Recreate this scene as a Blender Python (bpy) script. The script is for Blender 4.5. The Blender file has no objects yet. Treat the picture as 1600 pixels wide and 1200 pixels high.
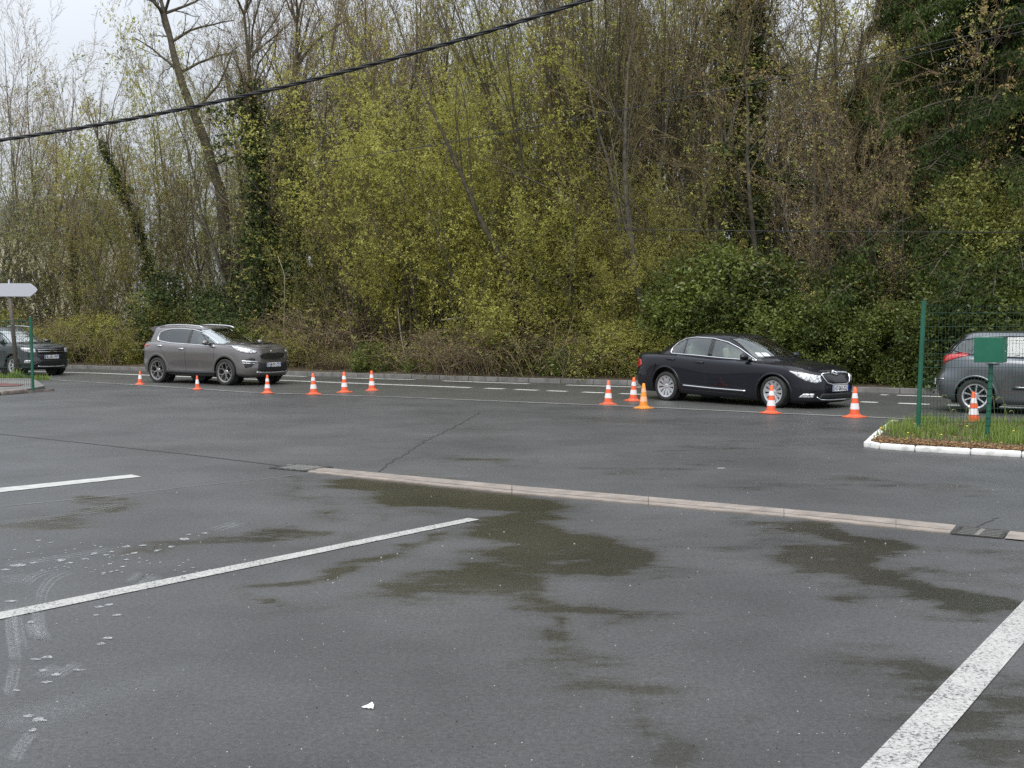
import bpy, bmesh, math, random, sys
import numpy as np
from mathutils import Vector, Matrix, noise
from mathutils.bvhtree import BVHTree
from mathutils.geometry import delaunay_2d_cdt
R = math.radians
scene = bpy.context.scene
C = scene.collection

# ------------------------------------------------------------ camera
FPX, PITCH, CAMH = 1800.0, math.atan(95 / 1800.0), 1.65
cam_d = bpy.data.cameras.new("camera"); cam = bpy.data.objects.new("camera", cam_d); C.objects.link(cam)
cam.location = (0, 0, CAMH); cam.rotation_euler = (math.pi / 2 - PITCH, 0, 0)
cam_d.sensor_width = 36; cam_d.lens = FPX / 1600 * 36; cam_d.clip_end = 2000; cam_d.clip_start = .05
scene.camera = cam
# ------------------------------------------------------------ overcast sky
SUN_EL, SUN_AZ = R(52), R(200)
w = bpy.data.worlds.new("World"); scene.world = w; w.use_nodes = True
nt = w.node_tree; nt.nodes.clear()
wo = nt.nodes.new('ShaderNodeOutputWorld'); bg = nt.nodes.new('ShaderNodeBackground')
sky = nt.nodes.new('ShaderNodeTexSky'); sky.sky_type = 'NISHITA'; sky.sun_disc = False
sky.sun_elevation = SUN_EL; sky.sun_rotation = SUN_AZ; sky.air_density = 1.0; sky.dust_density = 3.0
tc = nt.nodes.new('ShaderNodeTexCoord'); ns = nt.nodes.new('ShaderNodeTexNoise')
ns.inputs['Scale'].default_value = 2.2; ns.inputs['Detail'].default_value = 4
cr = nt.nodes.new('ShaderNodeValToRGB')
cr.color_ramp.elements[0].position = .35; cr.color_ramp.elements[0].color = (6.3, 6.8, 7.5, 1)
cr.color_ramp.elements[1].position = .7; cr.color_ramp.elements[1].color = (8.6, 8.9, 9.3, 1)
mx = nt.nodes.new('ShaderNodeMixRGB'); mx.inputs[0].default_value = .86
nt.links.new(tc.outputs['Generated'], ns.inputs['Vector']); nt.links.new(ns.outputs['Fac'], cr.inputs['Fac'])
nt.links.new(sky.outputs[0], mx.inputs[1]); nt.links.new(cr.outputs[0], mx.inputs[2])
# overcast sky: three times brighter overhead than at the horizon
sxy = nt.nodes.new('ShaderNodeSeparateXYZ'); nt.links.new(tc.outputs['Generated'], sxy.inputs[0])
mr = nt.nodes.new('ShaderNodeMapRange'); nt.links.new(sxy.outputs['Z'], mr.inputs['Value'])
mr.inputs['From Min'].default_value = 0; mr.inputs['From Max'].default_value = 1; mr.inputs['To Min'].default_value = .62; mr.inputs['To Max'].default_value = 1.9
vm = nt.nodes.new('ShaderNodeVectorMath'); vm.operation = 'SCALE'; nt.links.new(mx.outputs[0], vm.inputs[0]); nt.links.new(mr.outputs[0], vm.inputs['Scale'])
nt.links.new(vm.outputs[0], bg.inputs['Color']); bg.inputs['Strength'].default_value = .095
nt.links.new(bg.outputs[0], wo.inputs['Surface'])
sun_d = bpy.data.lights.new("sun", 'SUN'); sun = bpy.data.objects.new("sun", sun_d); C.objects.link(sun)
sun_d.energy = 1.5; sun_d.angle = R(50); sun_d.color = (1, .985, .95)
sun.rotation_euler = (math.pi / 2 - SUN_EL, 0, R(-20))
scene.view_settings.view_transform = 'Standard'; scene.view_settings.look = 'None'
scene.view_settings.gamma = 1; scene.view_settings.use_curve_mapping = False
scene.view_settings.exposure = 0.5
scene.cycles.use_denoising = False
scene.cycles.max_bounces = 6; scene.cycles.transparent_max_bounces = 12
scene.cycles.diffuse_bounces = 3; scene.cycles.glossy_bounces = 3; scene.cycles.transmission_bounces = 3

# ------------------------------------------------------------ helpers
cp, sp = math.cos(PITCH), math.sin(PITCH)
def G(px, py, z=0.0):
    """ground point seen at a pixel of the 1600x1200 photograph"""
    dx, du = (px - 800) / FPX, (600 - py) / FPX
    d = Vector((dx, cp + du * sp, -sp + du * cp)); t = (z - CAMH) / d.z
    return Vector((d.x * t, d.y * t, z))
def ztop(py, D):
    du = (600 - py) / FPX
    return CAMH + D * (-sp + du * cp) / (cp + du * sp)
K0 = G(600, 591); K1 = G(1430, 616)
KE = (K1 - K0).normalized(); KN = Vector((-KE.y, KE.x, 0))
def at_px(px, d):
    """point d metres behind the far kerb in the direction of pixel column px"""
    k = (px - 800) / FPX; o = K0 + KN * d
    # o.x + t*e.x = k*(o.y+t*e.y)
    t = (k * o.y - o.x) / (KE.x - k * KE.y)
    return o + KE * t

def setp(o, label=None, cat=None, group=None, kind=None):
    if label: o['label'] = label
    if cat: o['category'] = cat
    if group: o['group'] = group
    if kind: o['kind'] = kind
    return o
def empty(name, loc=(0, 0, 0), rz=0, **k):
    o = bpy.data.objects.new(name, None); C.objects.link(o); o.location = loc; o.rotation_euler = (0, 0, rz)
    o.empty_display_size = .2
    return setp(o, **k)
def link(name, me, parent=None, mats=None, **k):
    o = bpy.data.objects.new(name, me); C.objects.link(o)
    if parent: o.parent = parent
    if mats is not None:
        for m in (mats if isinstance(mats, (list, tuple)) else [mats]): me.materials.append(m)
    return setp(o, **k)
def fastmesh(name, V, F, smooth=False, midx=None, attrs=None):
    """V Nx3, F MxK (all faces the same size)"""
    V = np.asarray(V, np.float32).reshape(-1, 3); F = np.asarray(F, np.int32)
    me = bpy.data.meshes.new(name)
    m, k = F.shape
    me.vertices.add(len(V)); me.vertices.foreach_set('co', V.ravel())
    me.loops.add(m * k); me.loops.foreach_set('vertex_index', F.ravel())
    me.polygons.add(m); me.polygons.foreach_set('loop_start', np.arange(0, m * k, k, dtype=np.int32))
    if midx is not None: me.polygons.foreach_set('material_index', np.asarray(midx, np.int32))
    me.update(calc_edges=True)
    if smooth: me.polygons.foreach_set('use_smooth', np.ones(m, bool))
    for nm, arr in (attrs or {}).items():
        a = me.attributes.new(nm, 'FLOAT', 'POINT'); a.data.foreach_set('value', np.asarray(arr, np.float32))
    return me
def pydata(name, v, f, smooth=False):
    me = bpy.data.meshes.new(name); me.from_pydata([tuple(p) for p in v], [], f); me.update()
    if smooth: me.polygons.foreach_set('use_smooth', np.ones(len(me.polygons), bool))
    return me
def bm_mesh(name, bm, smooth=False):
    me = bpy.data.meshes.new(name); bm.normal_update(); bm.to_mesh(me); bm.free()
    if smooth: me.polygons.foreach_set('use_smooth', np.ones(len(me.polygons), bool))
    return me
def box(bm, c, s, rz=0, bev=0, tilt=None):
    M = Matrix.Translation(c) @ Matrix.Rotation(rz, 4, 'Z')
    if tilt: M = M @ Matrix.Rotation(tilt[0], 4, tilt[1])
    r = bmesh.ops.create_cube(bm, size=1, matrix=M @ Matrix.Diagonal((s[0], s[1], s[2], 1)))
    if bev:
        es = list({e for v in r['verts'] for e in v.link_edges})
        bmesh.ops.bevel(bm, geom=es, offset=bev, segments=2, affect='EDGES', profile=.5)
def tube(bm, pts, rad, sides=6, cap=True):
    pts = [Vector(p) for p in pts]; n = len(pts)
    if not hasattr(rad, '__len__'): rad = [rad] * n
    rings = []; u = None
    for i, p in enumerate(pts):
        t = (pts[min(i + 1, n - 1)] - pts[max(i - 1, 0)]).normalized()
        if u is None or abs(t.dot(u)) > .95:
            a = Vector((0, 0, 1)) if abs(t.z) < .9 else Vector((1, 0, 0)); u = t.cross(a).normalized()
        u = (u - t * u.dot(t)).normalized(); v = t.cross(u)
        rings.append([bm.verts.new(p + (u * math.cos(a) + v * math.sin(a)) * rad[i]) for a in [2 * math.pi * k / sides for k in range(sides)]])
    for a, b in zip(rings[:-1], rings[1:]):
        for k in range(sides): bm.faces.new((a[k], a[(k + 1) % sides], b[(k + 1) % sides], b[k]))
    if cap: bm.faces.new(rings[0][::-1]); bm.faces.new(rings[-1])
def lathe(bm, prof, seg=32, axis='Z', mat=None, close=False):
    """prof list of (r, h)"""
    rings = []
    for r, h in prof:
        ring = []
        for k in range(seg):
            a = 2 * math.pi * k / seg
            if axis == 'Z': p = (r * math.cos(a), r * math.sin(a), h)
            else: p = (r * math.cos(a), h, r * math.sin(a))
            ring.append(bm.verts.new(p))
        rings.append(ring)
    prs = list(zip(rings[:-1], rings[1:]))
    if close: prs.append((rings[-1], rings[0]))
    for i, (a, b) in enumerate(prs):
        for k in range(seg):
            f = bm.faces.new((a[k], a[(k + 1) % seg], b[(k + 1) % seg], b[k]))
            if mat: f.material_index = mat[i]
    return rings
def pchip(xk, yk, x):
    xk = np.asarray(xk, float); yk = np.asarray(yk, float); x = np.asarray(x, float)
    one = yk.ndim == 1
    if one: yk = yk[:, None]
    h = np.diff(xk)[:, None]; dl = np.diff(yk, axis=0) / h
    m = np.zeros_like(yk); m[0] = dl[0]; m[-1] = dl[-1]
    if len(xk) > 2:
        a, b = dl[:-1], dl[1:]; w1 = 2 * h[1:] + h[:-1]; w2 = h[1:] + 2 * h[:-1]
        with np.errstate(divide='ignore', invalid='ignore'):
            hm = (w1 + w2) / (w1 / a + w2 / b)
        m[1:-1] = np.where(a * b > 0, hm, 0)
    i = np.clip(np.searchsorted(xk, x) - 1, 0, len(xk) - 2)
    hh = (xk[i + 1] - xk[i])[:, None]; t = ((x - xk[i])[:, None]) / hh
    r = (1 + 2 * t) * (1 - t) ** 2 * yk[i] + t * (1 - t) ** 2 * hh * m[i] + t * t * (3 - 2 * t) * yk[i + 1] + t * t * (t - 1) * hh * m[i + 1]
    return r[:, 0] if one else r

# ------------------------------------------------------------ materials
def mat(name, col=(.5, .5, .5), rough=.5, metal=0, spec=None, coat=0, **k):
    m = bpy.data.materials.new(name); m.use_nodes = True
    b = m.node_tree.nodes['Principled BSDF']
    b.inputs['Base Color'].default_value = (*col, 1); b.inputs['Roughness'].default_value = rough
    b.inputs['Metallic'].default_value = metal
    if spec is not None: b.inputs['Specular IOR Level'].default_value = spec
    if coat: b.inputs['Coat Weight'].default_value = coat; b.inputs['Coat Roughness'].default_value = .04
    for kk, vv in k.items(): b.inputs[kk].default_value = vv
    return m
def N(m, t): return m.node_tree.nodes.new('ShaderNode' + t)
def L(m, a, b): m.node_tree.links.new(a, b)
def noise_node(m, scale, detail=3, rough=.55, coord='Object', vec=None):
    n = N(m, 'TexNoise'); n.inputs['Scale'].default_value = scale; n.inputs['Detail'].default_value = detail; n.inputs['Roughness'].default_value = rough
    if vec is None:
        t = N(m, 'TexCoord'); vec = t.outputs[coord]
    L(m, vec, n.inputs['Vector']); return n
def ramp(m, src, stops):
    r = N(m, 'ValToRGB'); e = r.color_ramp.elements
    while len(e) < len(stops): e.new(.5)
    for i, (p, c) in enumerate(stops):
        e[i].position = p; e[i].color = (*c, 1) if hasattr(c, '__len__') else (c, c, c, 1)
    L(m, src, r.inputs['Fac']); return r
def varied(name, c1, c2, scale=3, rough=.7, bump=0, bscale=30, metal=0, coat=0, spec=None, lo=.35, hi=.65):
    m = mat(name, c1, rough, metal, spec, coat); b = m.node_tree.nodes['Principled BSDF']
    n = noise_node(m, scale, 5); r = ramp(m, n.outputs['Fac'], [(lo, c1), (hi, c2)]); L(m, r.outputs[0], b.inputs['Base Color'])
    if bump:
        n2 = noise_node(m, bscale, 4); bp = N(m, 'Bump'); bp.inputs['Strength'].default_value = bump; bp.inputs['Distance'].default_value = .01
        L(m, n2.outputs['Fac'], bp.inputs['Height']); L(m, bp.outputs[0], b.inputs['Normal'])
    return m
def leafmat(name, dark, light, rough=.5, trans=.35, spec=.4):
    m = bpy.data.materials.new(name); m.use_nodes = True; b = m.node_tree.nodes['Principled BSDF']
    a = N(m, 'Attribute'); a.attribute_name = 'var'
    oi = N(m, 'ObjectInfo'); ad = N(m, 'Math'); ad.operation = 'MULTIPLY_ADD'
    L(m, oi.outputs['Random'], ad.inputs[0]); ad.inputs[1].default_value = .3; L(m, a.outputs['Fac'], ad.inputs[2])
    sb = N(m, 'Math'); sb.operation = 'SUBTRACT'; L(m, ad.outputs[0], sb.inputs[0]); sb.inputs[1].default_value = .15
    r = ramp(m, sb.outputs[0], [(0, dark), (1, light)])
    L(m, r.outputs[0], b.inputs['Base Color']); b.inputs['Roughness'].default_value = rough; b.inputs['Specular IOR Level'].default_value = spec
    tr = N(m, 'BsdfTranslucent'); L(m, r.outputs[0], tr.inputs['Color'])
    mxs = N(m, 'MixShader'); mxs.inputs[0].default_value = trans
    L(m, b.outputs[0], mxs.inputs[1]); L(m, tr.outputs[0], mxs.inputs[2]); L(m, mxs.outputs[0], m.node_tree.nodes['Material Output'].inputs['Surface'])
    return m
# ============================================================ GROUND
def asphalt(name, c1, c2, rough_dry, rough_wet, speck=.35):
    m = mat(name); b = m.node_tree.nodes['Principled BSDF']
    tcn = N(m, 'TexCoord'); ob = tcn.outputs['Object']
    big = noise_node(m, .55, 5, .6, vec=ob)
    st = N(m, 'Mapping'); st.inputs['Scale'].default_value = (.35, 1.3, 1); L(m, ob, st.inputs['Vector'])
    med = noise_node(m, 1.6, 6, .62, vec=st.outputs[0])
    fine = noise_node(m, 120, 4, .8, vec=ob)
    at = N(m, 'Attribute'); at.attribute_name = 'wet'
    # wetness = painted stain map broken up by noise
    st2 = N(m, 'Mapping'); st2.inputs['Scale'].default_value = (1.3, 3.0, 1); st2.inputs['Rotation'].default_value = (0, 0, .25); L(m, ob, st2.inputs['Vector'])
    strk = noise_node(m, 1.5, 9, .72, vec=st2.outputs[0])
    w0 = N(m, 'Math'); w0.operation = 'MULTIPLY_ADD'; L(m, med.outputs['Fac'], w0.inputs[0]); w0.inputs[1].default_value = .5; w0.inputs[2].default_value = -.98
    w0b = N(m, 'Math'); w0b.operation = 'MULTIPLY_ADD'; L(m, strk.outputs['Fac'], w0b.inputs[0]); w0b.inputs[1].default_value = 1.95; L(m, w0.outputs[0], w0b.inputs[2])
    w1 = N(m, 'Math'); w1.operation = 'ADD'; L(m, w0b.outputs[0], w1.inputs[0]); L(m, at.outputs['Fac'], w1.inputs[1])
    wr = ramp(m, w1.outputs[0], [(.38, 0), (.78, .48), (1.5, 1)])
    base = ramp(m, big.outputs['Fac'], [(.32, c1), (.68, c2)])
    agg = ramp(m, fine.outputs['Fac'], [(.34, (.25,) * 3), (.50, (.95,) * 3), (.62, (1.5,) * 3), (.74, (4.0,) * 3)])
    mu = N(m, 'MixRGB'); mu.blend_type = 'MULTIPLY'; mu.inputs[0].default_value = speck * 1.6; L(m, base.outputs[0], mu.inputs[1]); L(m, agg.outputs[0], mu.inputs[2])
    co = noise_node(m, 38, 3, .7, vec=ob); cor = ramp(m, co.outputs['Fac'], [(.34, (.66,) * 3), (.5, (1, 1, 1)), (.68, (1.4,) * 3)]); mu2 = N(m, 'MixRGB'); mu2.blend_type = 'MULTIPLY'; mu2.inputs[0].default_value = .8; L(m, mu.outputs[0], mu2.inputs[1]); L(m, cor.outputs[0], mu2.inputs[2]); mu = mu2
    wc = N(m, 'MixRGB'); wc.blend_type = 'MULTIPLY'; L(m, wr.outputs[0], wc.inputs[0]); L(m, mu.outputs[0], wc.inputs[1]); wc.inputs[2].default_value = (.68, .64, .55, 1)
    # pale specks of stone
    v = N(m, 'TexVoronoi'); v.inputs['Scale'].default_value = 22; L(m, ob, v.inputs['Vector'])
    vs = ramp(m, v.outputs['Distance'], [(.028, 1), (.045, 0)])
    sc = N(m, 'MixRGB'); L(m, vs.outputs[0], sc.inputs[0]); L(m, wc.outputs[0], sc.inputs[1]); sc.inputs[2].default_value = (.42, .42, .40, 1)
    L(m, sc.outputs[0], b.inputs['Base Color'])
    ro = N(m, 'MapRange'); L(m, wr.outputs[0], ro.inputs['Value']); ro.inputs['To Min'].default_value = rough_dry; ro.inputs['To Max'].default_value = rough_wet
    L(m, ro.outputs[0], b.inputs['Roughness'])
    bp = N(m, 'Bump'); bp.inputs['Distance'].default_value = .006
    bs = N(m, 'MapRange'); L(m, wr.outputs[0], bs.inputs['Value']); bs.inputs['To Min'].default_value = .5; bs.inputs['To Max'].default_value = .12
    L(m, bs.outputs[0], bp.inputs['Strength']); L(m, fine.outputs['Fac'], bp.inputs['Height']); L(m, bp.outputs[0], b.inputs['Normal'])
    return m
M_lot = asphalt('lot asphalt', (.040, .040, .040), (.078, .078, .078), .50, .20)
M_lot2 = asphalt('road asphalt', (.058, .058, .053), (.084, .083, .076), .46, .2, .25)
M_paint = varied('worn white paint', (.38, .38, .36), (.52, .52, .49), 9, .55, .3, 120)
def worn_paint():
    m = mat('chipped white paint', rough=.55); b = m.node_tree.nodes['Principled BSDF']
    n = noise_node(m, 62, 4, .7); n2 = noise_node(m, 3, 4, .6)
    ad = N(m, 'Math'); ad.operation = 'MULTIPLY_ADD'; L(m, n2.outputs['Fac'], ad.inputs[0]); ad.inputs[1].default_value = .30; L(m, n.outputs['Fac'], ad.inputs[2])
    r = ramp(m, ad.outputs[0], [(.535, (.07, .07, .07)), (.59, (.33, .33, .31)), (.80, (.50, .49, .46))]); L(m, r.outputs[0], b.inputs['Base Color'])
    bp = N(m, 'Bump'); bp.inputs['Strength'].default_value = .4; bp.inputs['Distance'].default_value = .004; L(m, n.outputs['Fac'], bp.inputs['Height']); L(m, bp.outputs[0], b.inputs['Normal'])
    return m
M_worn = worn_paint()
M_earth = varied('leaf littered earth', (.045, .032, .02), (.10, .075, .045), 6, .95, .8, 25)
M_conc = varied('pale concrete', (.20, .168, .142), (.30, .258, .222), 5, .8, .3, 90)
M_kerbgrey = varied('grey kerb concrete', (.125, .122, .115), (.20, .193, .18), 4, .8, .3, 60)
M_kerbw = varied('white painted kerb', (.50, .50, .47), (.76, .76, .73), 7, .6, .3, 60, lo=.3, hi=.5)
M_kerbb = varied('brown kerb concrete', (.16, .13, .11), (.26, .22, .19), 5, .85, .3, 60)
M_crack = mat('dark seam', (.022, .022, .021), .6)
M_iron = varied('cast iron', (.035, .032, .03), (.09, .08, .075), 20, .5, .3, 60, metal=.6)

def flat(name, pts, z, m, **k):
    return link(name, pydata(name, [(p[0], p[1], z) for p in pts], [list(range(len(pts)))]), None, m, **k)
# one earth sheet out to the horizon
flat('ground', [(-700, -150), (700, -150), (700, 1200), (-700, 1200)], -.03, M_earth, kind='structure')

# wet stains: world-space strokes
rnd = random.Random(5)
STROKES = [([(590, 752), (690, 775), (800, 792), (880, 832), (925, 872)], .42, 1.0),
 ([(800, 792), (838, 860), (812, 905), (720, 913), (640, 926)], .30, .95),
 ([(880, 880), (862, 925), (880, 965)], .22, .75), ([(850, 950), (1000, 958), (1045, 970)], .16, .8),
 ([(1150, 868), (1240, 855), (1330, 850)], .22, .55), ([(1290, 832), (1335, 880), (1400, 922), (1570, 947)], .30, 1.0),
 ([(1340, 880), (1500, 905), (1600, 900)], .2, .55), ([(400, 906), (560, 882), (715, 842)], .13, .8),
 ([(0, 826), (95, 812), (185, 778)], .20, .8), ([(430, 752), (475, 792), (500, 806)], .2, .5),
 ([(235, 872), (330, 848), (450, 828)], .17, .7), ([(395, 930), (420, 945), (455, 958)], .05, .9), ([(385, 915), (412, 935)], .04, .8),
 ([(450, 980), (560, 960), (640, 945)], .1, .45), ([(1060, 700), (1180, 692), (1300, 690)], .5, .35), ([(720, 716), (800, 722)], .3, .5),
 ([(960, 735), (1120, 728)], .25, .35), ([(1180, 760), (1350, 748), (1500, 765)], .35, .45), ([(870, 960), (905, 1010), (900, 1070)], .14, .7), ([(600, 770), (560, 830), (480, 860)], .12, .4), ([(1180, 800), (1220, 850)], .2, .5),
 ([(960, 1100), (1000, 1135), (1060, 1165)], .10, .75), ([(1560, 1060), (1600, 1200)], .35, .75), ([(1500, 860), (1600, 870)], .25, .4),
 ([(640, 690), (740, 672)], .5, .25), ([(900, 655), (1300, 668)], .6, .3), ([(100, 690), (330, 700)], .6, .2)]
ST = [([G(*p) for p in s], r, a) for s, r, a in STROKES]
def wetness(X, Y):
    out = np.zeros_like(X)
    for pts, r, a in ST:
        best = np.full_like(X, 1e9)
        for p, q in zip(pts[:-1], pts[1:]):
            dx, dy = q.x - p.x, q.y - p.y; l2 = dx * dx + dy * dy
            t = np.clip(((X - p.x) * dx + (Y - p.y) * dy) / l2, 0, 1)
            best = np.minimum(best, np.hypot(X - p.x - t * dx, Y - p.y - t * dy))
        out = np.maximum(out, a * np.exp(-(best / (r * 1.25)) ** 2))
    return out
def lot_mesh():
    ys = [-3.0]
    while ys[-1] < 62: ys.append(ys[-1] + (.07 if 2.5 < ys[-1] < 14 else .25))
    ys = np.array(ys); xs = np.concatenate([np.arange(-46, -9, .5), np.arange(-9, 9, .09), np.arange(9, 46, .5)])
    X, Y = np.meshgrid(xs, ys); ax, ay = X.ravel(), Y.ravel()
    wx = np.array([noise.fractal((x * 1.1, y * 1.1, 3.3), .9, 2.1, 4) for x, y in zip(ax, ay)])
    wy = np.array([noise.fractal((x * 1.1, y * 1.1, 9.3), .9, 2.1, 4) for x, y in zip(ax, ay)])
    wet = wetness(ax + wx * .45, ay + wy * .45)
    n, k = X.shape; idx = np.arange(n * k).reshape(n, k)
    F = np.stack([idx[:-1, :-1], idx[:-1, 1:], idx[1:, 1:], idx[1:, :-1]], -1).reshape(-1, 4)
    return fastmesh('parking_lot', np.stack([ax, ay, np.zeros_like(ax)], 1), F, attrs={'wet': wet})
link('parking_lot', lot_mesh(), None, M_lot, kind='structure')
# road: near edge curve and far kerb line
NE = [G(-420, 585), G(-120, 588.5), G(50, 592), G(217, 602), G(400, 614), G(600, 620), G(800, 628), G(1000, 636), G(1200, 645.5), G(1353, 652), G(1433, 656), G(1600, 664), G(1900, 682), G(2300, 708)]
def kpt(t, d=0): return K0 + KE * t + KN * d
FE = [kpt(-60), kpt(80)]
pts = [NE[0] + Vector((-20, 13, 0))] + NE + [NE[-1] + KE * 30] + [kpt(80), kpt(-60)]
tri_v = [(p.x, p.y) for p in pts]
r_ = delaunay_2d_cdt([Vector(p) for p in tri_v], [], [list(range(len(tri_v)))], 1, 1e-5)
link('road', pydata('road', [(v.x, v.y, .004) for v in r_[0]], [list(f) for f in r_[2]]), None, M_lot2, kind='structure')
def strip(pts, w):
    """flat ribbon along world points"""
    v, f = [], []
    for i, p in enumerate(pts):
        t = (pts[min(i + 1, len(pts) - 1)] - pts[max(i - 1, 0)]).normalized(); n_ = Vector((-t.y, t.x, 0)) * w / 2
        v += [p + n_, p - n_]
        if i: f.append((2 * i - 2, 2 * i - 1, 2 * i + 1, 2 * i))
    return v, f
def ribbon(name, pts, w, z, m, **k):
    v, f = strip([Vector((p[0], p[1], z)) for p in pts], w)
    return link(name, pydata(name, v, f), None, m, **k)
M_line = varied('thin road paint', (.46, .46, .43), (.66, .66, .62), 3, .55)
M_faint = varied('dusty pale joint', (.13, .128, .12), (.24, .235, .22), 2.0, .7)
ribbon('road_joint', NE[2:12], .16, .008, M_faint, kind='structure')
DASH = [((130, 574.2), (190, 577.2)), ((396, 586), (478, 588.5)), ((540, 590.8), (648, 593.6)), ((693, 595.4), (826, 600)), ((885, 602), (1002, 605.4)), ((1040, 606.7), (1130, 609.4)), ((1402, 618), (1475, 620.4)), ((1376, 617.2), (1388, 617.6)), ((1540, 622.6), (1640, 626)),
        ((758, 607), (788, 608.1)), ((805, 608.8), (840, 610.3)), ((856, 610.9), (886, 612)), ((910, 613), (944, 614.3)), ((969, 615.3), (1008, 616.8)), ((1030, 617.6), (1062, 618.8)), ((1345, 628.3), (1371, 629.3)), ((1404, 630.5), (1452, 632.3)), ((1480, 633.3), (1500, 634)), ((1560, 636), (1600, 638))]
for (a, b) in DASH: ribbon('lane_marking', [G(*a), G(*b)], .24, .008, M_line, kind='structure')
ribbon('centre_line', [G(-200, 574.5), G(150, 583.2), G(280, 588.5), G(440, 594.6), G(600, 600.9), G(735, 606.1)], .24, .008, M_line, kind='structure')
# far kerb of one-metre stones (their joints are cut in the one mesh) and verge behind
bm = bmesh.new()
for i in range(-50, 60):
    c = kpt(i + .5, .08); box(bm, (c.x, c.y, .064 + rnd.uniform(-.004, .004)), (.985, .16, .135), math.atan2(KE.y, KE.x) + rnd.uniform(-.004, .004), .012)
link('road_kerb', bm_mesh('road_kerb', bm), None, M_kerbgrey, kind='structure')
def verge():
    ts = np.arange(-60, 70, 1.0); ds = np.concatenate([np.arange(.16, 3, .35), np.arange(3, 60, 2.5)])
    V = []
    for d in ds:
        for t in ts:
            p = kpt(t, d); z = .12 + min(.35, d * .05) + .16 * noise.fractal((p.x * .4, p.y * .4, 1), .8, 2, 3) * min(1, d * .6)
            V.append((p.x, p.y, z if d > .2 else .10))
    idx = np.arange(len(V)).reshape(len(ds), len(ts))
    F = np.stack([idx[:-1, :-1], idx[:-1, 1:], idx[1:, 1:], idx[1:, :-1]], -1).reshape(-1, 4)
    return fastmesh('woodland_floor', V, F, smooth=True)
link('woodland_floor', verge(), None, M_earth, kind='structure')

# parking bay lines (painted sheets)
def quad(name, pp, z, m, **k):
    return flat(name, [G(*p) for p in pp], z, m, **k)
quad('parking_line', [(-220, 1001.8), (732, 810), (749, 812.6), (-220, 1014.5)], .005, M_worn, kind='structure')
quad('parking_line', [(-260, 789.5), (205, 742), (221, 745.4), (-260, 798.5)], .005, M_paint, kind='structure')
quad('parking_line', [(1153, 1400), (1347, 1200), (1600, 939), (1683, 855), (1740, 855), (1600, 1005), (1435, 1200), (1266, 1400)], .005, M_worn, kind='structure')
# cracks and seams
def crack(name, pp, w, m=M_crack, jit=.02):
    P = [G(*p) for p in pp]; out = []
    for a, b in zip(P[:-1], P[1:]):
        n_ = max(2, int((b - a).length / .12))
        for i in range(n_): q = a.lerp(b, i / n_); out.append(q + Vector((rnd.uniform(-jit, jit), rnd.uniform(-jit, jit), 0)))
    out.append(P[-1]); return ribbon(name, out, w, .003, m, kind='structure')
crack('asphalt_seam', [(-80, 670), (0, 678.5), (100, 689), (200, 700), (300, 711), (400, 723), (446, 729)], .045, jit=.012)
crack('asphalt_crack', [(588, 738), (622, 716), (640, 706), (663, 690), (700, 672), (733, 655), (750, 645)], .022, jit=.03)
crack('asphalt_seam', [(-80, 800), (0, 792), (180, 774), (300, 760), (400, 750), (492, 739)], .018, M_faint, .006)
crack('asphalt_crack', [(1527, 824), (1548, 813), (1560, 809)], .012)

# drain channel: concrete bed, groove and thin lip; iron gratings
def channel():
    top = [(497, 731.2), (800, 759.6), (1013, 777.5), (1225, 796.3), (1400, 812.4), (1494, 822)]
    bot = [(480, 738.5), (800, 771.4), (1013, 790), (1225, 808), (1400, 826.2), (1484, 835)]
    A = [G(*p) for p in top]; B = [G(*p) for p in bot]
    def band(f0, f1, z0, z1, s0=0, s1=1):
        bm = bmesh.new()
        for i in range(len(A) - 1):
            sub = 1
            for k in range(sub):
                t0, t1 = k / sub + .002, (k + 1) / sub - .002
                a0, a1 = A[i].lerp(A[i + 1], t0), A[i].lerp(A[i + 1], t1); b0, b1 = B[i].lerp(B[i + 1], t0), B[i].lerp(B[i + 1], t1)
                q = [a0.lerp(b0, f0), a1.lerp(b1, f0), a1.lerp(b1, f1), a0.lerp(b0, f1)]
                lo = [bm.verts.new((p.x, p.y, z0)) for p in q]; hi = [bm.verts.new((p.x, p.y, z1)) for p in q]
                bm.faces.new(hi[::-1] if False else hi)
                for j in range(4): bm.faces.new((lo[j], lo[(j + 1) % 4], hi[(j + 1) % 4], hi[j]))
        bmesh.ops.recalc_face_normals(bm, faces=bm.faces)
        return bm
    r = empty('drain_channel', A[2], label='long pale concrete drainage channel crossing the wet asphalt', cat='drain channel')
    def add(nm, bm, m):
        me = bm_mesh(nm, bm); me.transform(Matrix.Translation(-A[2])); link(nm, me, r, m)
    add('concrete_bed', band(0, .60, -.02, .010), M_conc)
    add('slot', band(.605, .695, -.02, .0045), M_iron)
    add('lip', band(.70, 1, -.02, .012), M_conc)
channel()
M_bars = mat('worn iron bar', (.20, .19, .17), .5, .2)
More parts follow.
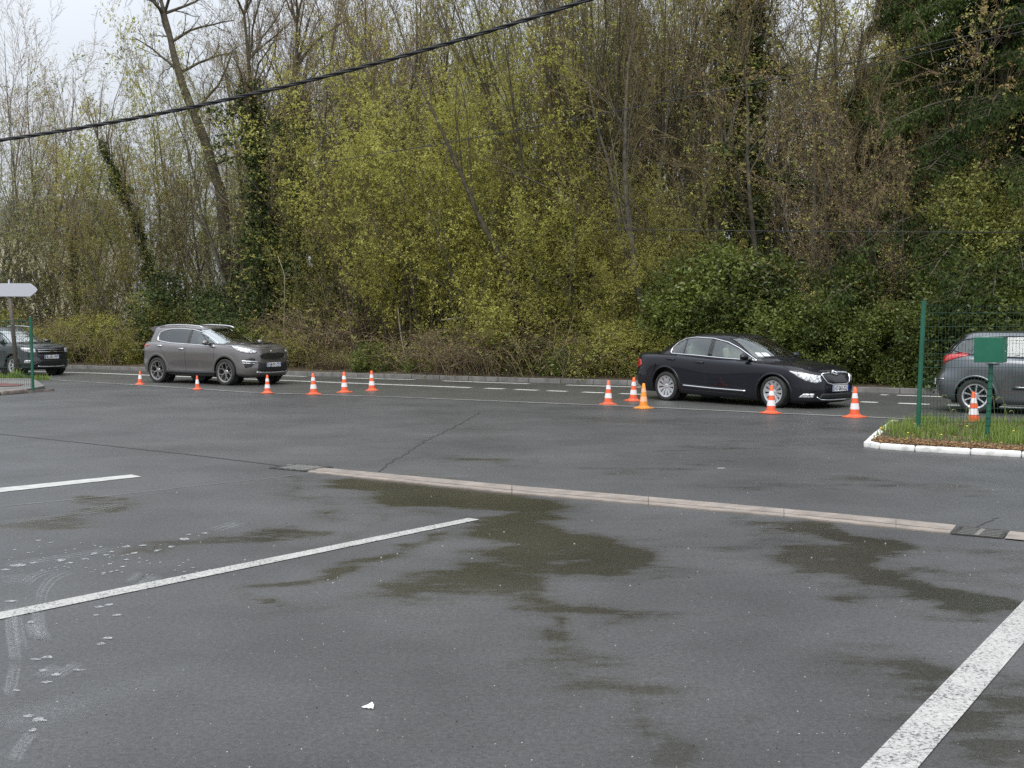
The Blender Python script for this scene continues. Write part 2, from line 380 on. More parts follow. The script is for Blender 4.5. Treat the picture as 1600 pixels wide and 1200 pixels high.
def grate(name, q, label, nb, mid):
    P = [G(*p) for p in q]   # back-left, back-right, front-right, front-left
    o = P[0]; r = empty(name, o, label=label, cat='drain grate')
    U = P[1] - P[0]; V = P[3] - P[0]; u, v = U.normalized(), V.normalized(); ang = math.atan2(U.y, U.x)
    def at(a, b): return P[0].lerp(P[1], a).lerp(P[3].lerp(P[2], a), b) - o
    bm = bmesh.new(); c = at(.5, .5); pit = bmesh.ops.create_cube(bm, size=1, matrix=Matrix.Translation((c.x, c.y, .0045)) @ Matrix.Rotation(ang, 4, 'Z') @ Matrix.Diagonal((U.length, V.length, .008, 1)))
    link('pit', bm_mesh('pit', bm), r, M_crack)
    bm = bmesh.new()
    for b in (0.03, .97): c = at(.5, b); box(bm, (c.x, c.y, .0056), (U.length, .03, .010), ang)
    for a in (0.02, .98): c = at(a, .5); box(bm, (c.x, c.y, .0056), (.035, V.length * .9, .0105), ang)
    link('frame', bm_mesh('frame', bm), r, M_iron)
    bm = bmesh.new()
    for k in range(nb): c = at(.5, .12 + .76 * k / (nb - 1)); box(bm, (c.x, c.y, .0055), (U.length * .95, V.length * (.17 if nb < 6 else .30) / nb, .009), ang)
    for a in mid: c = at(a, .5); box(bm, (c.x, c.y, .0058), (.035, V.length * .9, .0095), ang)
    link('bars', bm_mesh('bars', bm), r, M_bars if nb < 6 else M_kerbgrey)
grate('drain_grate', [(1500, 824), (1574, 830.5), (1568, 842), (1489, 836)], 'slotted iron drain grate set in the channel at the right edge', 5, (.48,))
grate('drain_grate', [(452, 725), (506, 730), (484, 737), (440, 733)], 'dark studded iron grate at the left end of the concrete channel', 7, (.2, .4, .6, .8))
for nm, q in (('channel_end', [(1577, 831.5), (1700, 842), (1700, 856), (1570, 843)]),):
    quad(nm, q, .010, M_conc, kind='structure')

# pale paint spills and tyre scuffs on the left
M_spill = mat('dried white splash', (.50, .51, .51), .7)
def spill():
    m = M_spill; b = m.node_tree.nodes['Principled BSDF']; n = noise_node(m, 70, 5, .8); r = ramp(m, n.outputs['Fac'], [(.40, .0), (.62, .9)])
    L(m, r.outputs[0], b.inputs['Alpha'])
    m2 = M_scuff; b2 = m2.node_tree.nodes['Principled BSDF']; n = noise_node(m2, 110, 6, .85); r = ramp(m2, n.outputs['Fac'], [(.42, 0), (.66, .72)]); fa = N(m2, 'Attribute'); fa.attribute_name = 'fade'; ml = N(m2, 'Math'); ml.operation = 'MULTIPLY'; L(m2, r.outputs[0], ml.inputs[0]); L(m2, fa.outputs['Fac'], ml.inputs[1])
    L(m2, ml.outputs[0], b2.inputs['Alpha'])
M_scuff = mat('chalky tyre scuff', (.42, .43, .43), .8); spill()
bm = bmesh.new(); r3 = random.Random(3)
def blob(px, py, rx, ry):
    c = G(px, py); k = c.y / FPX; n_ = 11; ph = r3.uniform(0, 6)
    vs = [bm.verts.new((c.x + rx * k * math.cos(a) * (1 + .5 * math.sin(2 * a + ph) * r3.random() + .35 * math.sin(5 * a + ph) * r3.random()), c.y + ry * k * c.y / CAMH * math.sin(a) * (1 + .3 * r3.uniform(-1, 1)), .0045)) for a in [2 * math.pi * i / n_ for i in range(n_)]]
    bm.faces.new(vs)
for px, py, rx, ry in [(28, 884, 11, 2.2), (8, 891, 6, 1.5), (53, 880, 6, 1.3), (96, 876, 7, 2), (110, 880, 4, 1), (147, 866, 6, 1.6), (132, 874, 5, 1.3), (166, 868, 4, 1), (174, 863, 4, 1), (198, 855, 6, 1.3), (223, 853, 5, 1), (210, 865, 5, 1.6), (245, 861, 5, 1.4), (198, 875, 4, 1), (268, 855, 6, 1.3), (288, 843, 8, 1.8), (295, 836, 4, 1), (320, 834, 5, 1.3), (172, 882, 3, 1), (192, 886, 4, 1), (174, 894, 4, 1), (162, 896, 3, 1), (60, 845, 4, 1), (80, 848, 3, .8), (155, 949, 6, 1.6), (170, 946, 5, 2), (182, 962, 8, 1.4), (158, 1007, 6, 2.2), (168, 998, 9, 2.2), (56, 1031, 8, 1.8), (74, 1028, 8, 2.2), (68, 1048, 7, 2.2), (88, 1055, 9, 2.2), (124, 1048, 8, 1.6), (26, 1080, 6, 1.2), (18, 940, 8, 1.3), (48, 973, 6, 1.6), (1127, 732, 8, 1), (150, 962, 4, 1.2), (72, 1067, 7, 2), (45, 1120, 9, 2), (60, 1126, 14, 3.5), (52, 1142, 7, 2.5)]: blob(px, py, rx, ry)
for _ in range(60): blob(r3.uniform(10, 330), r3.uniform(850, 900), r3.uniform(1, 3), r3.uniform(.3, .8))
link('paint_splashes', bm_mesh('paint_splashes', bm), None, M_spill, kind='structure')
SC = [([(0, 883), (60, 876), (130, 866), (190, 856)], .05), ([(0, 888), (90, 874), (150, 867)], .03), ([(0, 905), (50, 899)], .05), ([(0, 912), (45, 907)], .04), ([(35, 915), (55, 900), (85, 892)], .05),
      ([(110, 893), (85, 903), (70, 918), (61, 945)], .04), ([(58, 955), (60, 975), (68, 1002)], .07), ([(17, 945), (16, 975), (20, 1010), (24, 1035)], .05), ([(24, 955), (28, 985), (34, 1015)], .05), ([(24, 1035), (17, 1070), (12, 1090)], .04),
      ([(48, 972), (56, 1000)], .08), ([(58, 1060), (90, 1040)], .06), ([(80, 1062), (125, 1036)], .06), ([(245, 900), (225, 913), (212, 925)], .08), ([(220, 893), (200, 912)], .1), ([(350, 826), (380, 817)], .05), ([(330, 830), (375, 816)], .06),
      ([(0, 1140), (50, 1122), (110, 1108), (170, 1085), (250, 1060), (330, 1030)], .16), ([(50, 1145), (35, 1165), (18, 1195)], .05), ([(0, 1128), (60, 1115), (140, 1090)], .12), ([(0, 818), (60, 812), (140, 800), (190, 790)], .05), ([(140, 797), (190, 788)], .08)]
V, Fc, FA = [], [], []
SC = SC + [([(x + dx * 5, y + dx * 1.2) for x, y in pp], w_ * .6) for pp, w_ in SC if w_ <= .08 for dx in (-1.2, 1.6)]
for k_, (pp, w_) in enumerate(SC):
    P = [G(*p) for p in pp]; n_ = len(P); u_ = np.linspace(0, n_ - 1, n_ * 6); arr = pchip(np.arange(n_), np.array([[p.x, p.y] for p in P]), u_); wide = w_ > .1
    for i, (x, y) in enumerate(arr):
        j, k = min(i + 1, len(arr) - 1), max(i - 1, 0); t = Vector((arr[j][0] - arr[k][0], arr[j][1] - arr[k][1], 0)).normalized(); ww = w_ * (3.2 if wide else 1.0)
        for e, f in ((-.5, 0), (-.18, .6), (0, 1), (.18, .6), (.5, 0)):
            V.append((x - t.y * ww * e, y + t.x * ww * e, .0042 + .00004 * k_)); FA.append(f * (.20 if wide else .62) * min(1, i / 3, (len(arr) - 1 - i) / 3))
        if i:
            o_ = len(V) - 10
            for q in range(4): Fc.append((o_ + q, o_ + q + 1, o_ + q + 6, o_ + q + 5))
link('tyre_scuffs', fastmesh('tyre_scuffs', V, Fc, attrs={'fade': FA}), None, M_scuff, kind='structure')
# grit: small pale and dark stones lying loose on the asphalt
bm = bmesh.new(); bm2 = bmesh.new()
for i in range(420):
    px, py = r3.uniform(0, 1600), 700 + 500 * r3.random() ** .8; g = G(px, py); s_ = r3.uniform(.0015, .0045) * (1 + .6 * (g.y > 7)); tgt = bm if i % 3 else bm2
    bmesh.ops.create_icosphere(tgt, subdivisions=1, radius=s_, matrix=Matrix.Translation((g.x, g.y, s_ * .3)) @ Matrix.Rotation(r3.uniform(0, 3), 4, 'Z') @ Matrix.Diagonal((1, r3.uniform(.5, 1), .6, 1)))
link('pale_grit', bm_mesh('pale_grit', bm), None, mat('pale stone grit', (.42, .41, .38), .8), kind='stuff', label='tiny pale stone chips scattered over the car park', cat='grit')
link('dark_grit', bm_mesh('dark_grit', bm2), None, mat('dark grit', (.02, .018, .015), .8), kind='stuff', label='tiny dark bits scattered over the car park', cat='grit')
# crumpled tissue litter
p = G(577, 1107)
bm = bmesh.new()
pv = [bm.verts.new(q) for q in [(-.043, 0, .004), (-.012, .011, .012), (.012, .034, .022), (.025, .006, .017), (.023, -.020, .003), (-.014, -.011, .004), (.006, .002, .026), (-.036, .006, .002)]]
for f in ((0, 5, 6), (0, 6, 1), (1, 6, 2), (2, 6, 3), (3, 6, 4), (4, 6, 5), (0, 1, 7)): bm.faces.new([pv[i] for i in f])
bmesh.ops.subdivide_edges(bm, edges=bm.edges, cuts=2, use_grid_fill=True)
for v in bm.verts: v.co.z = max(.0008, v.co.z + .004 * noise.noise(v.co * 90))
link('paper_scrap', bm_mesh('paper_scrap', bm), None, mat('tissue', (.75, .75, .75), .9), label='small crumpled white paper scrap lying on the wet asphalt in front', cat='litter').location = (p.x, p.y, .003)
bpy.data.objects['paper_scrap'].scale = (.8, .8, .8); bpy.data.objects['paper_scrap'].modifiers.new('thin', 'SOLIDIFY').thickness = .0006
# ============================================================ CONES
M_or = varied('fluorescent orange plastic', (.80, .10, .025), (.90, .14, .035), 8, .42)
M_yo = varied('faded amber plastic', (.85, .26, .015), (.95, .34, .02), 8, .42)
M_rw = varied('white reflective band', (.72, .70, .70), (.86, .84, .84), 20, .35)
M_pk = varied('faded pinkish band', (.82, .40, .20), (.86, .52, .34), 20, .4)
def scuffed(m):
    b = m.node_tree.nodes['Principled BSDF']; src = b.inputs['Base Color'].links[0].from_socket; t = N(m, 'TexCoord'); sx = N(m, 'SeparateXYZ'); L(m, t.outputs['Object'], sx.inputs[0])
    mr_ = N(m, 'MapRange'); L(m, sx.outputs['Z'], mr_.inputs['Value']); mr_.inputs['From Min'].default_value = .16; mr_.inputs['From Max'].default_value = 0; mr_.inputs['To Min'].default_value = .12; mr_.inputs['To Max'].default_value = .75
    n = noise_node(m, 18, 6, .75); rr_ = ramp(m, n.outputs['Fac'], [(.40, 0), (.62, 1)]); mu = N(m, 'Math'); mu.operation = 'MULTIPLY'; L(m, mr_.outputs[0], mu.inputs[0]); L(m, rr_.outputs[0], mu.inputs[1])
    mx_ = N(m, 'MixRGB'); L(m, mu.outputs[0], mx_.inputs[0]); L(m, src, mx_.inputs[1]); mx_.inputs[2].default_value = (.16, .11, .08, 1); L(m, mx_.outputs[0], b.inputs['Base Color'])
for m_ in (M_or, M_yo, M_rw, M_pk): scuffed(m_)
def cone_parts(h, bands, m_body, m_band):
    """returns list of (name, mesh, mat)"""
    rb, rt = .088 * h / .5, .026 * h / .5; base_h = .035
    def rad(t): return rb + (rt - rb) * t
    out = []
    def sect(t0, t1, grow=0.0, cap=False):
        bm = bmesh.new(); pr = [(rad(t0 + (t1 - t0) * i / 4) + grow, base_h + (h - base_h) * (t0 + (t1 - t0) * i / 4)) for i in range(5)]
        if cap: pr += [(rad(1) * .8, h + .004), (rad(1) * .45, h + .005), (rad(1) * .4, h - .02)]
        lathe(bm, pr, 28); return bm
    bm = sect(0, 1, 0, True); out.append(('cone_body', bm_mesh('cone_body', bm, True), m_body))
    for a, b in bands: out.append(('reflective_band', bm_mesh('reflective_band', sect(a, b, .003), True), m_band))
    bm = bmesh.new(); s = .33 * h / .5
    # chamfered square foot rising to a collar
    def ring(w_, c_, z_):
        q = [(w_, w_ - c_), (w_ - c_, w_), (-(w_ - c_), w_), (-w_, w_ - c_), (-w_, -(w_ - c_)), (-(w_ - c_), -w_), (w_ - c_, -w_), (w_, -(w_ - c_))]
        return [bm.verts.new((x, y, z_)) for x, y in q]
    rr = [ring(s / 2, s * .13, 0), ring(s / 2, s * .13, .014), ring(s / 2 - .02, s * .13, .022), ring(rb + .022, rb * .62, .030), ring(rb + .004, rb * .58, .052)]
    bm.faces.new(rr[0][::-1])
    for a, b in zip(rr[:-1], rr[1:]):
        for k in range(8): bm.faces.new((a[k], a[(k + 1) % 8], b[(k + 1) % 8], b[k]))
    bm.faces.new(rr[-1]); out.append(('base', bm_mesh('base', bm), m_body))
    return out
B2 = [(.22, .44), (.62, .80)]; B1 = [(.36, .70)]
cone_kinds = {'big': cone_parts(.50, B2, M_or, M_rw), 'amber': cone_parts(.48, B2, M_yo, M_pk), 'small': cone_parts(.37, B1, M_or, M_rw), 'mid': cone_parts(.43, B2, M_or, M_rw)}
GRP = 'traffic cones standing along the edge of the road'
CONES = [(217, 601.3, 'small', .97, 'small cone with one white band, leftmost, by the rear wheel of the crossover'),
 (307, 609.3, 'small', .93, 'small orange cone with one white band in front of the middle of the brown crossover'),
 (416.5, 615.3, 'mid', 1, 'mid sized orange and white cone in front of the number plate of the brown crossover'),
 (489, 617, 'big', .98, 'orange and white cone just right of the crossover, first of three in open road'),
 (537.5, 614, 'big', .98, 'orange and white cone in the middle of the three left of the long crack'),
 (580.5, 611, 'big', .97, 'orange and white cone furthest right and back of the left hand row'),
 (951, 633, 'big', .97, 'orange and white cone left of the pair behind the dark saloon'),
 (990.5, 627.3, 'big', 1.0, 'orange and white cone standing right behind the tail of the dark saloon'),
 (1006.5, 639, 'amber', 1.0, 'amber yellow cone with faded bands, the only yellowish one'),
 (1206.5, 647, 'big', 1.02, 'orange and white cone in front of the front wheel of the dark saloon'),
 (1338, 653, 'big', 1.04, 'orange and white cone just ahead of the front bumper of the dark saloon'),
 (1525, 662, 'big', 1.02, 'orange and white cone behind the green mesh fence, before the grey estate wheel')]
for i, (px, py, kd, sc, lab) in enumerate(CONES):
    p = G(px, py); p.y += .1 * sc
    r = empty('traffic_cone', (p.x, p.y, .0045 if py > 640 or True else 0), rnd.uniform(-.6, .6) + .4, label=lab, cat='traffic cone', group=GRP); r.scale = (sc,) * 3; r.rotation_euler.x = R(rnd.uniform(-1.6, 1.6)); r.rotation_euler.y = R(rnd.uniform(-1.6, 1.6))
    for nm, me, m in cone_kinds[kd]:
        o = bpy.data.objects.new(nm, me); C.objects.link(o); o.parent = r
        if not me.materials: me.materials.append(m)

# ============================================================ FENCES, SIGN, BOX
M_green = varied('green powder coat', (.008, .085, .05), (.012, .11, .066), 6, .42)
M_wire = mat('green fence wire', (.006, .045, .028), .45)
M_greenbox = varied('green painted steel', (.008, .105, .062), (.012, .125, .075), 5, .38)
M_alu = varied('dull aluminium', (.50, .51, .53), (.60, .61, .63), 3, .5, metal=.25)
M_post = varied('brown weathered post', (.07, .055, .045), (.13, .105, .085), 9, .8, .4, 40)
def panel_fence(name, p0, dirv, length, height, label, lean0=0, z0=0, step=.05, second=None, wr=.0028):
    r = empty(name, p0, label=label, cat='fence'); d = dirv.normalized()
    bm = bmesh.new(); tube(bm, [(0, 0, z0 - .02), (lean0, 0, z0 + height + .06)], .034, 10)
    link('post', bm_mesh('post', bm, False), r, M_green)
    if second:
        bm = bmesh.new(); tube(bm, [d * second, d * second + Vector((lean0, 0, height + .06))], .034, 10); link('post', bm_mesh('post', bm), r, M_green)
    bm = bmesh.new(); n_ = int(length / step)
    zs = [.12, .32, .52, .72, .92, 1.12, 1.32, 1.52, 1.72, 1.92]; zs = [z for z in zs if z < height - .12]; dbl = [zs[0] + .1, zs[len(zs) // 2] + .1, zs[-1] + .1, zs[2] + .1]
    for i in range(n_ + 1):
        q = d * (.05 + i * step); top = height
        tube(bm, [q + Vector((lean0 * .5, 0, z0 + .05)), q + Vector((lean0 * .6, 0, z0 + top))], wr, 4, False)
    for z in zs + dbl + [height - .02]:
        tube(bm, [d * .0 + Vector((lean0 * z / height, 0, z0 + z)), d * (length + .05) + Vector((lean0 * .6, 0, z0 + z))], wr * 1.25, 4, False)
    link('mesh_panel', bm_mesh('mesh_panel', bm), r, M_wire)
    return r
p = G(1434, 672, .08); fR = panel_fence('mesh_fence', Vector((p.x, p.y, .08)), Vector((1, .02, 0)), 6, 1.84, 'green welded mesh fence panel and post on the grassy kerbed island', .055, wr=.0024)
p = G(51.5, 608, .08); fL = panel_fence('mesh_fence', Vector((p.x, p.y, .08)), Vector((-1, .05, 0)), 5, 1.66, 'green welded mesh fence with one post in front of the dark hatchback', -.015, wr=.0035)

# letter box on a post
p = G(1542, 688, .08); r = empty('post_box', (p.x, p.y, .08), 0, label='green steel letter box on a thin green post by the mesh fence', cat='letter box')
bm = bmesh.new(); tube(bm, [(0, 0, -.02), (.035, 0, 1.03)], .030, 10); link('post', bm_mesh('post', bm), r, M_green)
# strap rings on the post
for z in [.1 + .1 * i for i in range(9)]:
    bm = bmesh.new(); bmesh.ops.create_cone(bm, cap_ends=True, segments=10, radius1=.035, radius2=.035, depth=.012, matrix=Matrix.Translation((.035 * z / 1.03, 0, z))); link('clamp_ring', bm_mesh('clamp_ring', bm), r, M_wire)
bm = bmesh.new(); box(bm, (0, 0, 0), (.36, .34, .335), 0, .006)
b_ = link('box_body', bm_mesh('box_body', bm), r, M_greenbox); b_.location = (.045, .05, 1.215); b_.rotation_euler = (0, 0, R(-33))
bm = bmesh.new(); box(bm, (0, 0, 0), (.018, .318, .012), 0, .001); box(bm, (-.185, 0, -.17), (.40, .02, .02)) ; link('lid_edge', bm_mesh('lid_edge', bm), b_, M_green).location = (.178, 0, .162)
bm = bmesh.new(); bmesh.ops.create_cone(bm, cap_ends=True, segments=14, radius1=.011, radius2=.010, depth=.012, matrix=Matrix.Rotation(math.pi / 2, 4, 'Y')); link('lock', bm_mesh('lock', bm), b_, M_alu).location = (.184, -.02, -.02)
bm = bmesh.new(); box(bm, (0, 0, 0), (.008, .30, .29), 0, .003); link('door', bm_mesh('door', bm), b_, varied('box door lit side tone', (.010, .12, .07), (.014, .15, .09), 6, .45)).location = (.1805, 0, -.008)  # lighter green on the door stands in for light on that side

# blank direction sign seen from the back
p = G(27, 590); D_ = p.y
r = empty('direction_sign', p, label='blank pale grey arrow shaped direction sign on a leaning brown post', cat='road sign')
zt = ztop(443, D_); zb_ = ztop(463.5, D_); xl, xr = (3 - 800) / FPX * D_ - p.x, (62 - 800) / FPX * D_ - p.x; xp = (17 - 800) / FPX * D_ - p.x
bm = bmesh.new(); tube(bm, [(0, 0, -.05), (xp * .55, 0, 1.5), (xp, 0, zb_ + .02)], [.068, .062, .055], 10); link('post', bm_mesh('post', bm, True), r, M_post)
bm = bmesh.new(); tube(bm, [(xp, -.01, zb_ - .04), (xp, -.01, zt + .12)], .03, 8); box(bm, (xp, -.03, zb_ + .08), (.1, .05, .05)); box(bm, (xp, -.03, zt - .08), (.1, .05, .05)); link('bracket', bm_mesh('bracket', bm), r, M_alu)
bm = bmesh.new(); hh = (zt - zb_) / 2; zc = (zt + zb_) / 2; s_ = .22
out = [(xl + .03, -hh), (xr - s_, -hh), (xr - .05, -.07), (xr, 0), (xr - .05, .07), (xr - s_, hh), (xl + .03, hh), (xl, hh - .05), (xl, -hh + .05)]
f_ = bm.faces.new([bm.verts.new((x, -.075, zc + z)) for x, z in out]); g_ = bmesh.ops.extrude_face_region(bm, geom=[f_]); bmesh.ops.translate(bm, verts=[v for v in g_['geom'] if isinstance(v, bmesh.types.BMVert)], vec=(0, .05, 0)); bmesh.ops.recalc_face_normals(bm, faces=bm.faces)
bmesh.ops.bevel(bm, geom=[e for e in bm.edges], offset=.006, segments=1, affect='EDGES')
link('sign_panel', bm_mesh('sign_panel', bm), r, mat('pale grey sign back', (.44, .45, .49), .5))

# ============================================================ ISLANDS
def prism(name, pts, z0, z1, m, bev=0, **k):
    bm = bmesh.new(); f = bm.faces.new([bm.verts.new((p.x, p.y, z1)) for p in pts]); g = bmesh.ops.extrude_face_region(bm, geom=[f])
    bmesh.ops.translate(bm, verts=[v for v in g['geom'] if isinstance(v, bmesh.types.BMVert)], vec=(0, 0, z0 - z1)); bmesh.ops.recalc_face_normals(bm, faces=bm.faces)
    return link(name, bm_mesh(name, bm), None, m, **k)
def kerb_run(name, P, w_, h_, m, seg=.6, **k):
    """bevelled kerb stones along polyline P"""
    bm = bmesh.new()
    for a, b in zip(P[:-1], P[1:]):
        L_ = (b - a).length; n_ = max(1, round(L_ / seg)); ang = math.atan2((b - a).y, (b - a).x)
        for i in range(n_):
            c = a.lerp(b, (i + .5) / n_); box(bm, (c.x, c.y, h_ / 2 - .005 + rnd.uniform(-.003, .003)), (L_ / n_ - .008, w_, h_ + .01), ang, .022)
    return link(name, bm_mesh(name, bm, True), None, m, **k)
RI = [G(1362, 699.5), G(1354.5, 694.5, .04), G(1372, 684), G(1398, 664.5)]
RF = [G(1362, 699.5), G(1378, 702.0), G(1433, 706), G(1520, 711), G(1600, 715.5), G(1800, 727)]
for q in RF: q.z = 0; q.y += .06
for q in RI: q.z = 0
RI[0] = RF[0].copy()
kerb_run('island_kerb', RF, .11, .078, M_kerbw, 1.0, kind='structure')
kerb_run('island_kerb', [RI[0] + Vector((-.03, .03, 0)), RI[1] + Vector((.03, .0, 0)), RI[2], RI[3]], .12, .085, M_kerbw, .5, kind='structure')
back_r = G(1800, 672)
inner = RF[:] + [back_r, RI[3]] + [RI[2]]
inner = [Vector((q.x, q.y, 0)) for q in inner]
prism('island_soil', inner, .0, .075, M_earth, kind='structure')
M_grass = leafmat('grass blade', (.065, .105, .018), (.22, .30, .06), .5, .3)
M_litter = leafmat('dead leaf', (.12, .06, .025), (.36, .22, .10), .8, .1)
def inpoly(x, y, P):
    c = False; j = len(P) - 1
    for i in range(len(P)):
        if (P[i].y > y) != (P[j].y > y) and x < (P[j].x - P[i].x) * (y - P[i].y) / (P[j].y - P[i].y) + P[i].x: c = not c
        j = i
    return c
def grass(name, poly, n, hmin, hmax, z, seed=1, edge=None, wmul=1):
    rr = random.Random(seed); xs = [q.x for q in poly]; ys = [q.y for q in poly]; V, F, A = [], [], []
    k = 0
    while k < n:
        x, y = rr.uniform(min(xs), max(xs)), rr.uniform(min(ys), max(ys))
        if not inpoly(x, y, poly): continue
        cl = noise.noise((x * 2.2, y * 2.2, 0)) + .5 * noise.noise((x * 7, y * 7, 4))
        fr = edge(x, y) if edge else 1
        if cl * .9 + .35 + (fr - 1) < rr.random() * .9: k += .2; continue
        k += 1; h = rr.uniform(hmin, hmax) * (.6 + .6 * max(0, cl + .5)) * fr; a = rr.uniform(0, 6.28); ln = rr.uniform(.1, .7) * h; w_ = rr.uniform(.004, .009) * wmul
        dx, dy = math.cos(a), math.sin(a); o = len(V)
        for t in (0, .5, 1):
            cx, cy, cz = x + dx * ln * t * t, y + dy * ln * t * t, z + h * (t - .18 * t * t * (ln / h)); ww = w_ * (1 - .85 * t)
            V += [(cx - dy * ww, cy + dx * ww, cz), (cx + dy * ww, cy - dx * ww, cz)]
        v_ = min(1, max(0, .5 + .5 * cl + rr.uniform(-.3, .3))); A += [v_] * 6
        F += [(o, o + 1, o + 3, o + 2), (o + 2, o + 3, o + 5, o + 4)]
    return fastmesh(name, V, F, attrs={'var': A})
def fr_front(x, y):
    # shorter near the front kerb (littered strip)
    fy = RF[0].y + (RF[4].y - RF[0].y) * (x - RF[0].x) / (RF[4].x - RF[0].x)
    return .38 + .62 * min(1, max(0, (y - fy - .35) / .8))
link('island_grass', grass('island_grass', inner, 13000, .04, .15, .07, 2, fr_front), None, M_grass, kind='stuff', label='tufts of long green grass on the kerbed island', cat='grass')
def scatter_leaves(name, poly, n, z, seed, size=.02, cond=None):
    rr = random.Random(seed); xs = [q.x for q in poly]; ys = [q.y for q in poly]; V, F, A = [], [], []
    while len(F) < n:
        x, y = rr.uniform(min(xs), max(xs)), rr.uniform(min(ys), max(ys))
        if not inpoly(x, y, poly) or (cond and cond(x, y) < rr.random()): continue
        a = rr.uniform(0, 6.28); s = rr.uniform(.6, 1.4) * size; o = len(V); zz = z + rr.uniform(0, .025)
        for ex, ey in ((1, 0), (0, .6), (-1, 0), (0, -.6)):
            X, Y = ex * s, ey * s; V.append((x + X * math.cos(a) - Y * math.sin(a), y + X * math.sin(a) + Y * math.cos(a), zz + rr.uniform(-.01, .012)))
        F.append((o, o + 1, o + 2, o + 3)); A += [rr.random()] * 4
    return fastmesh(name, V, F, attrs={'var': A})
link('leaf_litter', scatter_leaves('leaf_litter', inner, 5500, .078, 4, .017, lambda x, y: max(.04, 1.4 - 1.9 * fr_front(x, y))), None, M_litter, kind='stuff', label='brown dead leaves along the white kerb of the island', cat='leaf litter')
# tall seed stalks
bm = bmesh.new(); r4 = random.Random(8)
for px in [1490, 1497, 1502, 1570, 1578, 1590, 1555]:
    b = G(px + r4.uniform(-4, 4), 672, .07); h = r4.uniform(.28, .52); lx = r4.uniform(-.12, .12)
    tube(bm, [b, b + Vector((lx * .3, 0, h * .5)), b + Vector((lx, 0, h)), b + Vector((lx * 1.6, 0, h * 1.02)), b + Vector((lx * 2, 0, h * .93))], [.004, .0035, .003, .007, .004], 4)
link('grass_stalks', bm_mesh('grass_stalks', bm), None, mat('straw green', (.25, .28, .09), .6), kind='stuff', label='tall drooping grass stalks behind the green fence', cat='grass')
for i, (px, py, c, s_, lab) in enumerate([(1376, 671, (.75, .42, .02), .02, 'small yellow flower at the left tip of the grassy island'), (1510, 668, (.75, .62, .04), .016, 'tiny yellow flower in the grass just left of the cone behind the fence'), (1418, 679, (.75, .62, .04), .013, 'tiny yellow flower low in the grass just left of the fence post'), (1470, 682, (.75, .62, .04), .014, 'tiny yellow flower low in the grass right of the fence post'), (1583, 676, (.75, .62, .04), .015, 'tiny yellow flower in the grass right of the letter box post'), (1428, 664, (.35, .20, .14), .022, 'small withered brown flower head left of the fence post')]):
    b = G(px, py + 8, .07); r = empty('wild_flower', b, label=lab, cat='flower')
    bm = bmesh.new(); tube(bm, [(0, 0, 0), (.005, 0, .09)], .003, 4); link('stem', bm_mesh('stem', bm), r, M_wire if False else bpy.data.materials['straw green'])
    bm = bmesh.new(); bmesh.ops.create_icosphere(bm, subdivisions=2, radius=s_, matrix=Matrix.Translation((.005, 0, .095)) @ Matrix.Diagonal((1, 1, .6, 1))); link('bloom', bm_mesh('bloom', bm), r, mat('petals', c, .7))

# left island
LI = [G(-260, 625), G(0, 617.6), G(40, 614), G(82, 611)]
for q in LI: q.z = 0
kerb_run('pavement_kerb', LI[:3], .14, .10, M_kerbb, 1.0, kind='structure')
prism('kerb_ramp', [LI[2] + Vector((0, -.07, 0)), LI[3], LI[3] + Vector((0, .12, 0)), LI[2] + Vector((0, .07, 0))], 0, .05, M_kerbb, kind='structure')
lp = [LI[0], LI[1], LI[2], G(70, 608), G(52, 596), G(60, 592.5), G(0, 590.8), G(-260, 588)]
lp = [Vector((q.x, q.y, 0)) for q in lp]
prism('pavement', [lp[0], lp[1], lp[2], lp[3], lp[4], G(-260, 594)], 0, .085, M_kerbgrey, kind='structure')
flat('red_paving', [G(-260, 610), G(0, 609.8), G(30, 608.8), G(38, 606.6), G(0, 604.2), G(-260, 602)], .1, varied('red brown paving', (.16, .06, .055), (.22, .09, .08), 4, .8), kind='structure')
gp = [G(-260, 593.5), G(0, 593), G(56, 594), G(84, 594.5), G(60, 591.8), G(0, 590), G(-260, 587)]; gp = [Vector((q.x, q.y, 0)) for q in gp]
link('verge_grass', grass('verge_grass', gp, 9000, .06, .2, .0, 9, None, 1.6), None, M_grass, kind='stuff', label='thin strip of grass around the foot of the direction sign', cat='grass')
gp2 = [Vector((q.x, q.y, 0)) for q in (G(16, 592.5), G(34, 592.5), G(34, 590.5), G(16, 590.5))]
link('weed_tuft', grass('weed_tuft', gp2, 120, .12, .3, 0, 11, None, 2), None, M_grass, kind='stuff', label='taller weeds at the base of the brown sign post', cat='grass')

